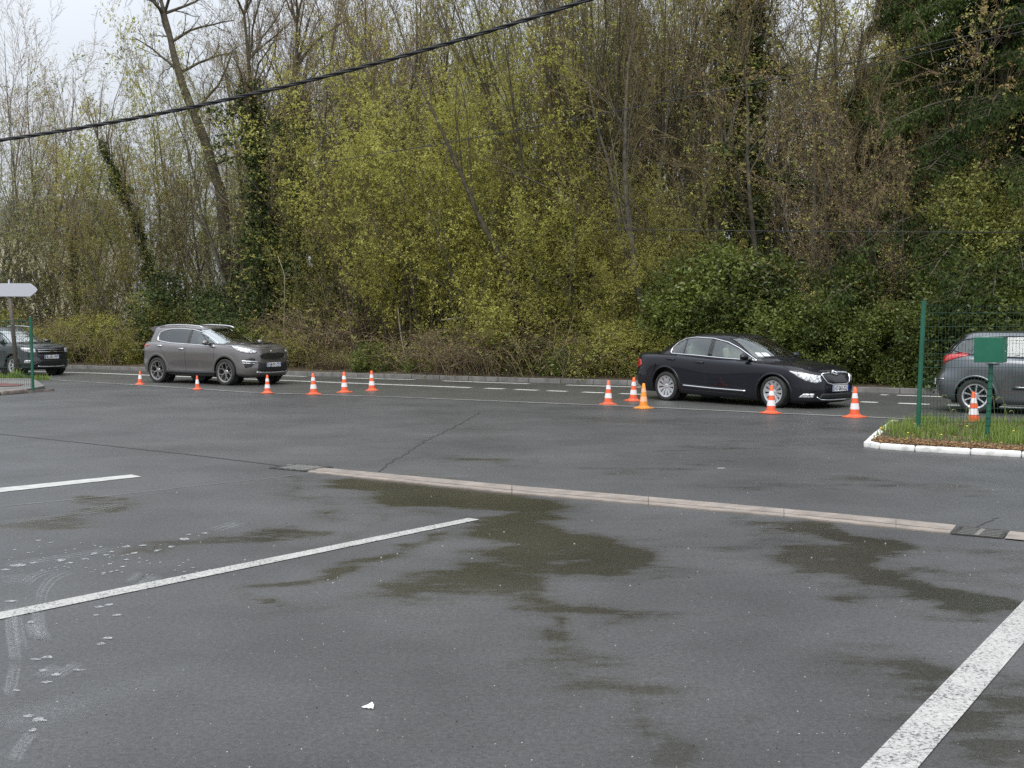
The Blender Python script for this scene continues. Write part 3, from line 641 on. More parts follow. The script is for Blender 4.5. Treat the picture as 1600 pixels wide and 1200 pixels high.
# ============================================================ OVERHEAD CABLES
M_cable = mat('black rubber cable', (.012, .012, .013), .5)
def P3(px, py, D):
    du = (600 - py) / FPX; return Vector(((px - 800) / FPX * D / (cp + du * sp) * 1.0, D, ztop(py, D)))
def cable(name, pts, r_, label, twist=False):
    n_ = len(pts); A = np.array([list(P3(*p)) for p in pts]); 
    a0 = A[0] + (A[0] - A[1]) * 6; a1 = A[-1] + (A[-1] - A[-2]) * 4; A = np.vstack([a0, A, a1])
    c = pchip(np.arange(len(A)), A, np.linspace(0, len(A) - 1, 220)) if not twist else None
    # plain polynomial fit keeps it smooth
    t = np.concatenate([[0], np.cumsum(np.linalg.norm(np.diff(A[1:-1], axis=0), axis=1))]); t /= t[-1]
    co = [np.polyfit(t, A[1:-1, i], 2) for i in range(3)]; tt = np.linspace(-.9 if twist else -.02, 1.6, 900 if twist else 200); c = np.stack([np.polyval(co[i], tt) for i in range(3)], 1)
    bm = bmesh.new()
    if twist:
        s = np.concatenate([[0], np.cumsum(np.linalg.norm(np.diff(c, axis=0), axis=1))])
        for k in range(3):
            ph = s * 2 * math.pi / 1.1 + k * 2.094; off = np.stack([np.zeros_like(ph), np.cos(ph), np.sin(ph)], 1) * r_ * .55
            tube(bm, [Vector(v) for v in c + off], r_ * .58, 5)
    else: tube(bm, [Vector(v) for v in c], r_, 5)
    link(name, bm_mesh(name, bm, True), None, M_cable, label=label, cat='cable')
cable('overhead_cable', [(0, 220, 22.5), (200, 184, 21.6), (400, 146, 20.7), (600, 97, 19.6), (800, 37, 18.6), (915, 0, 18)], .034, 'thick black twisted overhead cable rising to the top of the picture', True)
cable('overhead_wire', [(510, 252, 31), (660, 232, 30), (800, 205, 29), (1000, 165, 27.5), (1300, 104, 25.5), (1600, 36, 23)], .011, 'thin wire running up to the right in front of the pale green tree')
cable('overhead_wire', [(1180, 148, 28), (1400, 93, 26), (1600, 49, 24)], .009, 'thinner lower wire close under the other in front of the dark conifer')
cable('overhead_wire', [(975, 358, 27), (1150, 361, 27), (1350, 362, 26.5), (1600, 363, 26)], .011, 'level thin wire above the dark evergreen bushes')
# ============================================================ CARS
M_black = mat('black plastic', (.012, .012, .013), .45)
M_gloss = mat('gloss black', (.006, .006, .007), .12)
M_dark = mat('dark cabin', (.015, .015, .016), .8)
M_seat = mat('seat fabric', (.06, .06, .06), .85)
M_tyre = varied('tyre rubber', (.014, .014, .014), (.032, .031, .029), 12, .75, .3, 60)
M_chrome = mat('chrome', (.78, .79, .80), .12, 1)
M_silver = mat('wheel silver', (.62, .63, .65), .28, .75)
M_machined = mat('machined alloy', (.36, .35, .34), .3, .8)
M_red = mat('red lamp lens', (.42, .008, .012), .1, 0, coat=1)
M_amber = mat('amber lens', (.6, .2, .02), .15)
M_plate = mat('white number plate', (.72, .73, .74), .4)
M_blue = mat('plate blue strip', (.02, .06, .38), .4)
M_ink = mat('plate black ink', (.01, .01, .01), .5)
M_cream = mat('cream trim', (.55, .52, .42), .8)
def lampmat():
    m = mat('clear headlamp', (.62, .63, .64), .12, .35, coat=1); b = m.node_tree.nodes['Principled BSDF']
    n = noise_node(m, 26, 3, .7); r = ramp(m, n.outputs['Fac'], [(.40, (.16, .16, .17)), (.52, (.70, .71, .72)), (.7, (.9, .9, .9))]); L(m, r.outputs[0], b.inputs['Base Color']); return m
M_lamp = lampmat()
def glass(name, tint, g=.0):
    m = bpy.data.materials.new(name); m.use_nodes = True; t = m.node_tree; t.nodes.remove(t.nodes['Principled BSDF'])
    fr = N(m, 'Fresnel'); fr.inputs['IOR'].default_value = 1.55; tr = N(m, 'BsdfTransparent'); tr.inputs['Color'].default_value = (*tint, 1)
    gl = N(m, 'BsdfGlossy'); gl.inputs['Roughness'].default_value = .015; gl.inputs['Color'].default_value = (.95, 1, .99, 1)
    ad = N(m, 'Math'); ad.operation = 'ADD'; ad.inputs[1].default_value = g; ad.use_clamp = True; L(m, fr.outputs[0], ad.inputs[0])
    mx_ = N(m, 'MixShader'); L(m, ad.outputs[0], mx_.inputs[0]); L(m, tr.outputs[0], mx_.inputs[1]); L(m, gl.outputs[0], mx_.inputs[2]); L(m, mx_.outputs[0], t.nodes['Material Output'].inputs['Surface'])
    return m
M_glass = glass('window glass', (.62, .72, .68), .10); M_privacy = glass('tinted rear glass', (.12, .14, .135), .08); M_screen = glass('windscreen glass', (.62, .70, .66), .10); M_screen2 = glass('sky mirroring windscreen glass', (.62, .70, .66), .38)  # second windscreen copy: same tint, mirror share raised to boost its sky reflection
def paint(name, c1, metal, rough, dirt=(.10, .095, .085), damt=.5, spec=None):
    m = mat(name, c1, rough, metal, spec, coat=.9 if spec is None else .75); b = m.node_tree.nodes['Principled BSDF']
    t = N(m, 'TexCoord'); sx = N(m, 'SeparateXYZ'); L(m, t.outputs['Object'], sx.inputs[0])
    # road film: a real layer of grime near the sills
    mr = N(m, 'MapRange'); L(m, sx.outputs['Z'], mr.inputs['Value']); mr.inputs['From Min'].default_value = .75; mr.inputs['From Max'].default_value = .25; mr.inputs['To Max'].default_value = damt
    n = noise_node(m, 5, 5, .65, vec=t.outputs['Object']); mu = N(m, 'Math'); mu.operation = 'MULTIPLY'; L(m, mr.outputs[0], mu.inputs[0]); L(m, n.outputs['Fac'], mu.inputs[1])
    mx_ = N(m, 'MixRGB'); L(m, mu.outputs[0], mx_.inputs[0]); mx_.inputs[1].default_value = (*c1, 1); mx_.inputs[2].default_value = (*dirt, 1); L(m, mx_.outputs[0], b.inputs['Base Color'])
    return m

def catmull(P, n_per=24):
    P = [np.array(p, float) for p in P]; Q = [2 * P[0] - P[1]] + P + [2 * P[-1] - P[-2]]; out = []; us = []
    for i in range(1, len(Q) - 2):
        for k in range(n_per):
            t = k / n_per; a, b, c, d = Q[i - 1:i + 3]
            out.append(.5 * (2 * b + (c - a) * t + (2 * a - 5 * b + 4 * c - d) * t * t + (3 * b - a - 3 * c + d) * t ** 3)); us.append(i - 1 + t)
    out.append(P[-1]); us.append(len(P) - 1); return np.array(out), np.array(us)
def in2(u, v, poly):
    c = np.zeros(len(u), bool); j = len(poly) - 1
    for i in range(len(poly)):
        (xi, yi), (xj, yj) = poly[i], poly[j]
        cond = ((yi > v) != (yj > v)) & (u < (xj - xi) * (v - yi) / ((yj - yi) + 1e-12) + xi); c ^= cond; j = i
    return c
def smooth_poly(P, n=8, closed=True):
    Pn = [np.array(p, float) for p in P]; m = len(Pn); out = []
    for i in range(m):
        a, b, c, d = Pn[(i - 1) % m], Pn[i], Pn[(i + 1) % m], Pn[(i + 2) % m]
        sharp = np.linalg.norm(c - b) < 1e-6
        for k in range(n):
            t = k / n; out.append(tuple(.5 * (2 * b + (c - a) * t + (2 * a - 5 * b + 4 * c - d) * t * t + (3 * b - a - 3 * c + d) * t ** 3)))
    return out
def snap(V, ids, axes, poly):
    P = np.array(poly); Q = np.roll(P, -1, axis=0)
    for i in ids:
        p = V[i, axes]; d = Q - P; t = np.clip(((p - P) * d).sum(1) / ((d * d).sum(1) + 1e-12), 0, 1); c = P + d * t[:, None]; k = np.argmin(((c - p) ** 2).sum(1))
        if np.linalg.norm(c[k] - p) < .035: V[i, axes] = c[k]

def build_shell(cf):
    # --- lower body curtain
    P, U = catmull(cf['plan'], 24); s = np.concatenate([[0], np.cumsum(np.linalg.norm(np.diff(P, axis=0), axis=1))])
    ns_ = 300; ss = np.linspace(0, s[-1], ns_); X = np.interp(ss, s, P[:, 0]); Y = np.interp(ss, s, P[:, 1]); UU = np.interp(ss, s, U); Y[0] = Y[-1] = 0
    T = np.stack([np.gradient(X), np.gradient(Y)], 1); T /= np.linalg.norm(T, axis=1)[:, None]; Nn = np.stack([T[:, 1], -T[:, 0]], 1)
    if Nn[ns_ // 2, 1] < 0: Nn = -Nn
    keys = cf['keys']; rows = cf['rows']; nr = len(rows)
    Z = np.array([pchip(keys, r[0], UU) for r in rows]); I = np.array([pchip(keys, r[1], UU) for r in rows])
    vv = np.linspace(0, nr - 1, 46); Zf = pchip(np.arange(nr), Z, vv); If = pchip(np.arange(nr), I, vv)
    nv = len(vv); V = []
    for side in (1, -1):
        for j in range(nv):
            x = X - Nn[:, 0] * If[j]; y = np.maximum(0, Y - Nn[:, 1] * If[j]); y[0] = y[-1] = 0
            V.append(np.stack([x, y * side, Zf[j]], 1))
    V = np.concatenate(V); idx = np.arange(2 * nv * ns_).reshape(2, nv, ns_); F = []
    a = idx[0]; F.append(np.stack([a[:-1, :-1], a[1:, :-1], a[1:, 1:], a[:-1, 1:]], -1).reshape(-1, 4))
    a = idx[1]; F.append(np.stack([a[:-1, :-1], a[:-1, 1:], a[1:, 1:], a[1:, :-1]], -1).reshape(-1, 4))
    # --- hood and deck
    top = V[idx[0, -1]]; off = len(V); nt_ = 33; tt = np.linspace(1, -1, nt_); H = []
    ym = top[:, 1].max()
    for i in range(ns_):
        x, y, z = top[i]; cr_ = (y / ym) ** 1.5 * (cf['crown_f'] if x > 0 else cf['crown_r'])
        zz = z + cr_ * (1 - tt ** 2)
        if x > 0 and cf.get('ridge'): zz = zz + cf['ridge'] * (y / ym) ** 2 * np.exp(-((np.abs(tt) - .62) / .11) ** 2)
        H.append(np.stack([np.full(nt_, x), y * tt, zz], 1))
    H = np.array(H); V = np.concatenate([V, H.reshape(-1, 3)]); hid = off + np.arange(ns_ * nt_).reshape(ns_, nt_)
    q = np.stack([hid[:-1, :-1], hid[:-1, 1:], hid[1:, 1:], hid[1:, :-1]], -1); keep = (top[:-1, 0] > cf['cowl'] - .12) | (top[1:, 0] < cf['deck'] + .12)
    F.append(q[keep].reshape(-1, 4)[:, ::-1])
    # --- greenhouse
    lv = cf['gh']; k = len(lv['z']); tf = np.linspace(0, k - 1, 64); gz = pchip(np.arange(k), lv['z'], tf); gf = pchip(np.arange(k), lv['xf'], tf); gr = pchip(np.arange(k), lv['xr'], tf); gw = pchip(np.arange(k), lv['w'], tf)
    m = 300; off = len(V); ths = np.linspace(0, 2 * math.pi, 3001)[:-1]; nf, nrr = lv.get('nf', 3.2), lv.get('nr', 3.6)
    for j in range(64):
        cx = gr[j] + (gf[j] - gr[j]) * .45; c, s2 = np.cos(ths), np.sin(ths); e = np.where(c > 0, 2 / nf, 2 / nrr); aa = np.where(c > 0, gf[j] - cx, cx - gr[j])
        x = cx + aa * np.sign(c) * np.abs(c) ** e; y = gw[j] * np.sign(s2) * np.abs(s2) ** e
        dd = np.concatenate([[0], np.cumsum(np.hypot(np.diff(x), np.diff(y)))]); tot = dd[-1] + math.hypot(x[0] - x[-1], y[0] - y[-1]); q_ = np.linspace(0, tot, m + 1)[:-1]
        xx, yy = np.interp(q_, np.append(dd, tot), np.append(x, x[0])), np.interp(q_, np.append(dd, tot), np.append(y, y[0]))
        # the roof bows slightly along its length
        V = np.concatenate([V, np.stack([xx, yy, np.full(m, gz[j])], 1)]) if False else V
        H = np.stack([xx, yy, np.full(m, gz[j])], 1); F_ = H if j == 0 else np.concatenate([F_, H])
    V = np.concatenate([V, F_]); g = off + np.arange(64 * m).reshape(64, m)
    F.append(np.stack([g[:-1], np.roll(g[:-1], -1, 1), np.roll(g[1:], -1, 1), g[1:]], -1).reshape(-1, 4))
    cap_ring = g[-1]; F = np.concatenate(F); c0 = len(V); V = np.concatenate([V, [[V[cap_ring, 0].mean(), 0, gz[-1] + .001]]])
    capf = np.stack([cap_ring, np.roll(cap_ring, -1), np.full(m, c0), np.full(m, c0)], -1)
    return V, F, capf, off

def car(cf):
    root = empty(cf['name'], cf['loc'], cf['rz'], label=cf['label'], cat=cf['cat']); W, Lg = cf['W'], cf['L']
    V, F, capf, goff = build_shell(cf)
    tris = [tuple(f) for f in F] + [(f[0], f[1], f[2]) for f in capf]
    bvh = BVHTree.FromPolygons([tuple(v) for v in V], tris)
    c = V[F].mean(1); nrm = np.cross(V[F[:, 2]] - V[F[:, 0]], V[F[:, 3]] - V[F[:, 1]]); nrm /= (np.linalg.norm(nrm, axis=1)[:, None] + 1e-12)
    lab = np.zeros(len(F), int); isg = F[:, 0] >= goff; parts = {0: ('body', cf['paint'])}
    nxt = 1; snaps = []
    # wheel openings
    for wx in cf['axles']:
        r_ = cf['arch']; hole = (np.hypot(c[:, 0] - wx, c[:, 2] - cf['wr']) < r_) & (np.abs(nrm[:, 1]) > .25) & ~isg & (np.abs(c[:, 1]) > W * .3)
        low = (np.abs(c[:, 0] - wx) < r_) & (c[:, 2] < cf['wr']) & ~isg & (np.abs(c[:, 1]) > W * .3)
        lab[hole | low] = -1; circ = [(wx + r_ * math.cos(a), cf['wr'] + r_ * math.sin(a)) for a in np.linspace(0, 2 * math.pi, 90)[:-1]]; snaps.append((-1, [0, 2], circ))
    for nm, poly, m in cf['side_windows']:
        poly = poly if cf.get('raw') else poly
        for sg in (1, -1):
            sel = in2(c[:, 0], c[:, 2], poly) & isg & (nrm[:, 1] * sg * (1 if True else 1) != 0) & (c[:, 1] * sg > 0.2) & (np.abs(nrm[:, 1]) > .45)
            lab[sel] = nxt; parts[nxt] = (nm, m); snaps.append((nxt, [0, 2], poly)); nxt += 1
    for nm, poly, m, sx_ in cf['end_windows']:
        sel = in2(c[:, 1], c[:, 2], poly) & isg & ((c[:, 0] - cf['gmid']) * sx_ > 0) & (np.abs(nrm[:, 1]) < .8)
        lab[sel & (lab == 0)] = nxt; parts[nxt] = (nm, m); snaps.append((nxt, [1, 2], poly)); nxt += 1
    for l_, ax, poly in snaps:
        inside = np.unique(F[lab == l_]) if l_ != -1 else np.unique(F[(lab == -1)]); outside = np.unique(F[lab != l_])
        both = np.intersect1d(inside, outside)
        if l_ == -1: both = [i for i in both if V[i, 2] > cf['wr'] * .6 and min(abs(math.hypot(V[i, 0] - wx, V[i, 2] - cf['wr']) - cf['arch']) for wx in cf['axles']) < .03]
        snap(V, both, ax, poly)
    body_obj = None
    for l_, (nm, m) in parts.items():
        sel = F[lab == l_]
        if not len(sel): print('empty part', cf['name'], nm); continue
        if l_ == 0: sel = np.concatenate([sel, capf[:, [0, 1, 2, 3]]])
        ids, inv = np.unique(sel, return_inverse=True); inv = inv.reshape(sel.shape)
        if l_ == 0:
            me = pydata(nm, V[ids], [tuple(dict.fromkeys(f)) for f in inv.tolist()], True)
            bm = bmesh.new(); bm.from_mesh(me); bmesh.ops.remove_doubles(bm, verts=bm.verts, dist=.0006); bmesh.ops.dissolve_degenerate(bm, edges=bm.edges, dist=.0003); bmesh.ops.recalc_face_normals(bm, faces=bm.faces); bm.to_mesh(me); bm.free()
            me.polygons.foreach_set('use_smooth', np.ones(len(me.polygons), bool)); me.update()
        else: me = fastmesh(nm, V[ids], inv, True)
        o = link(nm, me, root, m)
        if l_ == 0: body_obj = o
    # ---- projection tools
    def cast(mode, u, z, sg=1, az=0):
        if mode == 'side': o, d = Vector((u, sg * 3, z)), Vector((0, -sg, 0))
        elif mode == 'az':
            a = R(az); d = Vector((-math.cos(a), -math.sin(a), 0)); ua = Vector((-math.sin(a), math.cos(a), 0)); o = ua * u - d * 6 + Vector((0, 0, z))
        else: o, d = Vector((u, sg, 4)), Vector((0, 0, -1))     # top: u = x, z param unused
        h = bvh.ray_cast(o, d)
        if h[0] is None: return None
        n_ = h[1]; n_ = n_ if n_.dot(d) < 0 else -n_
        return h[0], n_
    def line(bm, mode, pts, rad, sg=1, az=0, off=.0, sides=6, closed=False, step=.03, flatk=None):
        pts = [Vector((p[0], p[1])) for p in pts]
        if closed: pts = pts + [pts[0]]
        out = []
        for a, b in zip(pts[:-1], pts[1:]):
            n_ = max(1, int((b - a).length / step))
            for i in range(n_):
                q = a.lerp(b, i / n_); h = cast(mode, q.x, q.y, sg, az)
                if h: out.append(h[0] + h[1] * off)
        h = cast(mode, pts[-1].x, pts[-1].y, sg, az)
        if h: out.append(h[0] + h[1] * off)
        # drop jumps
        if len(out) > 1: tube(bm, out, rad, sides)
    def patch(nm, poly, m, mode='side', sg=1, az=0, off=.005, res=.03, parent=None, rim=True):
        P = [Vector((p[0], p[1])) for p in poly]; B = []
        for a, b in zip(P, P[1:] + P[:1]):
            n_ = max(1, int((b - a).length / res)); B += [a.lerp(b, i / n_) for i in range(n_)]
        xs = [p.x for p in P]; ys = [p.y for p in P]; inner_ = []
        gx = np.arange(min(xs), max(xs), res); gy = np.arange(min(ys), max(ys), res)
        for x in gx:
            for y in gy:
                if in2(np.array([x]), np.array([y]), [(p.x, p.y) for p in P])[0] and min((Vector((x, y)) - b).length for b in B) > res * .45: inner_.append(Vector((x, y)))
        r_ = delaunay_2d_cdt(B + inner_, [(i, (i + 1) % len(B)) for i in range(len(B))], [], 1, 1e-6)
        vs, ok = [], []; last = None
        for v in r_[0]:
            h = cast(mode, v.x, v.y, sg, az)
            if h is None: h = last
            last = h if h else last; vs.append(h[0] + h[1] * off if h else Vector((0, 0, -5)))
        fs = [tuple(f) for f in r_[2]]
        bm = bmesh.new(); bv = [bm.verts.new(v) for v in vs]
        for f in fs:
            try: bm.faces.new([bv[i] for i in f])
            except ValueError: pass
        bmesh.ops.recalc_face_normals(bm, faces=bm.faces)
        # make sure it faces outwards, then give it a rim back to the body
        me = bm_mesh(nm, bm, True)
        o = link(nm, me, parent or root, m)
        if rim:
            md = o.modifiers.new('thick', 'SOLIDIFY'); md.thickness = .010; md.offset = 0
        return o
    def u_of(x, y, az): a = R(az); return -x * math.sin(a) + y * math.cos(a)
    def p3(pts, az, sg=1): return [(u_of(x, y * sg, az), z) for x, y, z in pts]
    def azs(az, sg): return az * sg
    T_ = dict(root=root, cast=cast, line=line, patch=patch, p3=p3, body=body_obj, bvh=bvh, cf=cf)
    # ---- underbody, wheel wells, cabin
    bm = bmesh.new(); box(bm, (0, 0, cf['zb'] + .06), (Lg - .7, W - .42, .14), 0, .03)
    for wx in cf['axles']:
        tube(bm, [(wx, -W / 2 + .12, cf['wr']), (wx, W / 2 - .12, cf['wr'])], .045, 8)
    link('underbody', bm_mesh('underbody', bm), root, M_black)
    for wx in cf['axles']:
        for sg in (1, -1):
            bm = bmesh.new(); n_ = 20; ra = cf['arch'] - .004; prev = None
            for i in range(n_ + 1):
                a = -.35 + (math.pi + .7) * i / n_; x, z = wx + ra * math.cos(a), cf['wr'] + ra * math.sin(a)
                h = cast('side', x, max(z, cf['zb'] + .1), sg); yo = (abs(h[0].y) - .006) if h else W / 2 - .05
                cur = [bm.verts.new((x, sg * yo, z)), bm.verts.new((x, sg * (W / 2 - .36), z))]
                if prev: bm.faces.new((prev[0], cur[0], cur[1], prev[1]))
                prev = cur
            lathe_c = [bm.verts.new((wx + ra * math.cos(a), sg * (W / 2 - .36), cf['wr'] + ra * math.sin(a))) for a in [2 * math.pi * i / 24 for i in range(24)]]; bm.faces.new(lathe_c)
            link('wheel_well', bm_mesh('wheel_well', bm), root, M_black)
    bm = bmesh.new(); c0, c1 = cf['cabin']; zf = cf['belt'] - .13
    box(bm, ((c0 + c1) / 2, 0, zf - .2), (c0 - c1, W * .80, .3), 0, .05)
    box(bm, (c0 - .05, 0, zf + .03), (.42, W * .80, .16), 0, .05)     # dashboard
    cab = link('cabin', bm_mesh('cabin', bm), root, M_dark)
    def seat(x, y, wd):
        bm = bmesh.new(); box(bm, (x, y, zf + .10), (.15, wd, .48), 0, .05, (R(-12), 'Y')); box(bm, (x - .06, y, zf + .38), (.09, min(.26, wd), .15), 0, .04, (R(-8), 'Y')); box(bm, (x + .2, y, zf - .06), (.5, wd, .14), 0, .05)
        link('seat', bm_mesh('seat', bm), cab, cf.get('seatm', M_seat))
    for sx_ in cf['seats']:
        for y in ((-.37, .37)): seat(sx_, y, .48)
    bm = bmesh.new(); ring = []; cx, cy, cz = cf['seats'][0] + .50, .37, zf + .08
    tube(bm, [(cx + .06 * math.sin(a) * 0 - .08 * math.sin(a), cy + .18 * math.cos(a), cz + .17 * math.sin(a)) for a in np.linspace(0, 2 * math.pi, 25)], .016, 6); link('steering_wheel', bm_mesh('steering_wheel', bm), cab, M_black)
    # mirror inside windscreen
    # ---- window trims, shut lines
    def one(nm, m, pl, rad, mode='side', smooth_=True, **k):
        bm = bmesh.new(); line(bm, mode, pl, rad, **k)
        if bm.verts: link(nm, bm_mesh(nm, bm, smooth_), root, m)
        else: bm.free()
    for sg in (1, -1):
        for poly in cf['trims']: one('window_trim', cf['trimm'], poly, cf.get('trimr', .012), sg=sg, off=.004, closed=True, step=.02)
        bm = bmesh.new()
        for pl in cf['pillars']: line(bm, 'side', pl, .022, sg, off=-.006, step=.03)
        link('door_pillar', bm_mesh('door_pillar', bm, True), root, M_gloss)
        for pl in cf.get('dividers', []): one('window_divider', M_gloss, pl, .009, sg=sg, off=-.002, step=.03)
        for pl in cf['seams']: one('shut_line', M_crack, pl, .0045, sg=sg, off=.0005, sides=4, step=.03)
    for az, pl in cf.get('fseams', []): one('shut_line', M_crack, pl, .0045, 'az', az=az, sides=4)
    for nm, poly, m, sx_ in cf['end_windows']: one('screen_seal', M_gloss, [(p[0] * sx_, p[1]) for p in poly], .011, 'az', az=0 if sx_ > 0 else 180, off=.001, closed=True, step=.02)
    # ---- arch lips
    for wx in cf['axles']:
        for sg in (1, -1):
            ri, ro_ = cf['arch'] - .006, cf['arch'] + cf['lip']; bm = bmesh.new(); pv = None; n_ = 40
            a0 = -.16 if cf['wr'] > .33 else -.22
            for i in range(n_ + 1):
                a = a0 + (math.pi - 2 * a0) * i / n_; ring = []
                for rr_, o_ in ((ri, .002), (ri, .010), ((ri + ro_) / 2, .012), (ro_, .008), (ro_ + .004, .0)):
                    x, z = wx + rr_ * math.cos(a), cf['wr'] + rr_ * math.sin(a); h = cast('side', x, z, sg)
                    if h is None or abs(h[0].y) < W * .36: y = sg * (W / 2 - .06)
                    else: y = h[0].y
                    ring.append(bm.verts.new((x, y + sg * o_, z)))
                if pv:
                    for k in range(4): bm.faces.new((pv[k], pv[k + 1], ring[k + 1], ring[k]))
                pv = ring
            bmesh.ops.recalc_face_normals(bm, faces=bm.faces); link('arch_lip', bm_mesh('arch_lip', bm, True), root, cf['lipm'])
    # ---- wheels
    base = cf['wheel_meshes']
    for i, wx in enumerate(cf['axles']):
        for sg in (1, -1):
            e = bpy.data.objects.new('wheel', base['hub']); C.objects.link(e); e.parent = root; e.location = (wx, sg * (W / 2 - .125), cf.get('tz', cf['wr']))
            e.rotation_euler = (0, 1.1 * i + .3 + sg, 0 if sg > 0 else math.pi)
            if cf.get('steer') and i == 0: e.rotation_euler.z += cf['steer']; e.rotation_euler.y = .4
            for nm in ('tyre', 'rim'):
                o = bpy.data.objects.new(nm, base[nm]); C.objects.link(o); o.parent = e
    # ---- mirrors
    for sg in (1, -1):
        mxp, mz = cf['mirror']; h = cast('side', mxp, mz - .02, sg); yb = abs(h[0].y) if h else W / 2 - .1
        bm = bmesh.new(); bmesh.ops.create_uvsphere(bm, u_segments=18, v_segments=12, radius=1)
        for v in bm.verts:
            v.co.x *= .085 if v.co.x > 0 else .03; v.co.y *= .115; v.co.z *= .072 * (1 - .15 * v.co.y * sg * 8)
            v.co += Vector((mxp - .02, sg * (yb + .17), mz + .045))
        mo = link('side_mirror', bm_mesh('side_mirror', bm, True), root, cf.get('mirm', cf['paint']))
        bm = bmesh.new(); box(bm, (mxp, sg * (yb + .06), mz - .01), (.09, .16, .035), 0, .012); link('mirror_arm', bm_mesh('mirror_arm', bm), mo, M_black)
        bm = bmesh.new(); box(bm, (mxp - .052, sg * (yb + .17), mz + .045), (.006, .18, .105), 0, .003); link('mirror_glass', bm_mesh('mirror_glass', bm), mo, M_chrome)
    # ---- handles
    for x, z in cf['handles']:
        for sg in (1, -1):
            h = cast('side', x, z, sg); hb = cast('side', x - .1, z, sg)
            if not h: continue
            y0 = h[0].y; bm = bmesh.new(); tube(bm, [(x - .105, y0 + sg * .0, z - .002), (x - .09, y0 + sg * .022, z), (x - .03, y0 + sg * .034, z + .004), (x + .04, y0 + sg * .034, z + .004), (x + .09, y0 + sg * .02, z + .002), (x + .105, y0, z)], [.012, .016, .018, .018, .016, .012], 8)
            link('door_handle', bm_mesh('door_handle', bm, True), root, cf['handm'])
    # ---- plates
    def plate(x_sign, z, text):
        h = cast('az', 0, z, az=0 if x_sign > 0 else 180); x = h[0].x + x_sign * .014
        bm = bmesh.new(); box(bm, (0, 0, 0), (.012, .52, .112), 0, .003)
        po = link('number_plate', bm_mesh('number_plate', bm), root, M_plate); po.location = (x, 0, z); po.rotation_euler = (0, 0, 0 if x_sign > 0 else math.pi)
        bm = bmesh.new()
        for s_ in (-1, 1): box(bm, (.0068, s_ * .242, 0), (.002, .034, .108))
        link('country_band', bm_mesh('country_band', bm), po, M_blue)
        if not text: return po
        cu = bpy.data.curves.new('t', 'FONT'); cu.body = text; cu.size = .118; cu.align_x = 'CENTER'; cu.align_y = 'CENTER'; cu.offset = .0015
        to = bpy.data.objects.new('t', cu); C.objects.link(to); dg = bpy.context.evaluated_depsgraph_get(); me = bpy.data.meshes.new_from_object(to.evaluated_get(dg)); bpy.data.objects.remove(to)
        co = np.empty(len(me.vertices) * 3, np.float32); me.vertices.foreach_get('co', co); co = co.reshape(-1, 3); wd = co[:, 0].max() - co[:, 0].min(); co[:, 0] *= .40 / wd
        new = np.stack([np.full(len(co), .0085), co[:, 0], co[:, 1]], 1); me.vertices.foreach_set('co', new.ravel().astype(np.float32)); me.name = 'plate_text'; me.update(); link('plate_text', me, po, M_ink)
        return po
    plate(1, cf['plate_z'], cf['plate']); plate(-1, cf['plate_zr'], cf['plate'])
    T_['plate'] = plate
    if cf.get('shear'): T_['shear'] = Matrix(((1, 0, 0, 0), (0, 1, 0, 0), (-cf['shear'], 0, 1, -cf['shear'] * 1.0), (0, 0, 0, 1)))
    # wipers
    bm = bmesh.new()
    for pl in cf['wipers']: line(bm, 'az', pl, .010, az=0, off=.012, step=.05)
    link('wiper', bm_mesh('wiper', bm), root, M_black)
    return T_

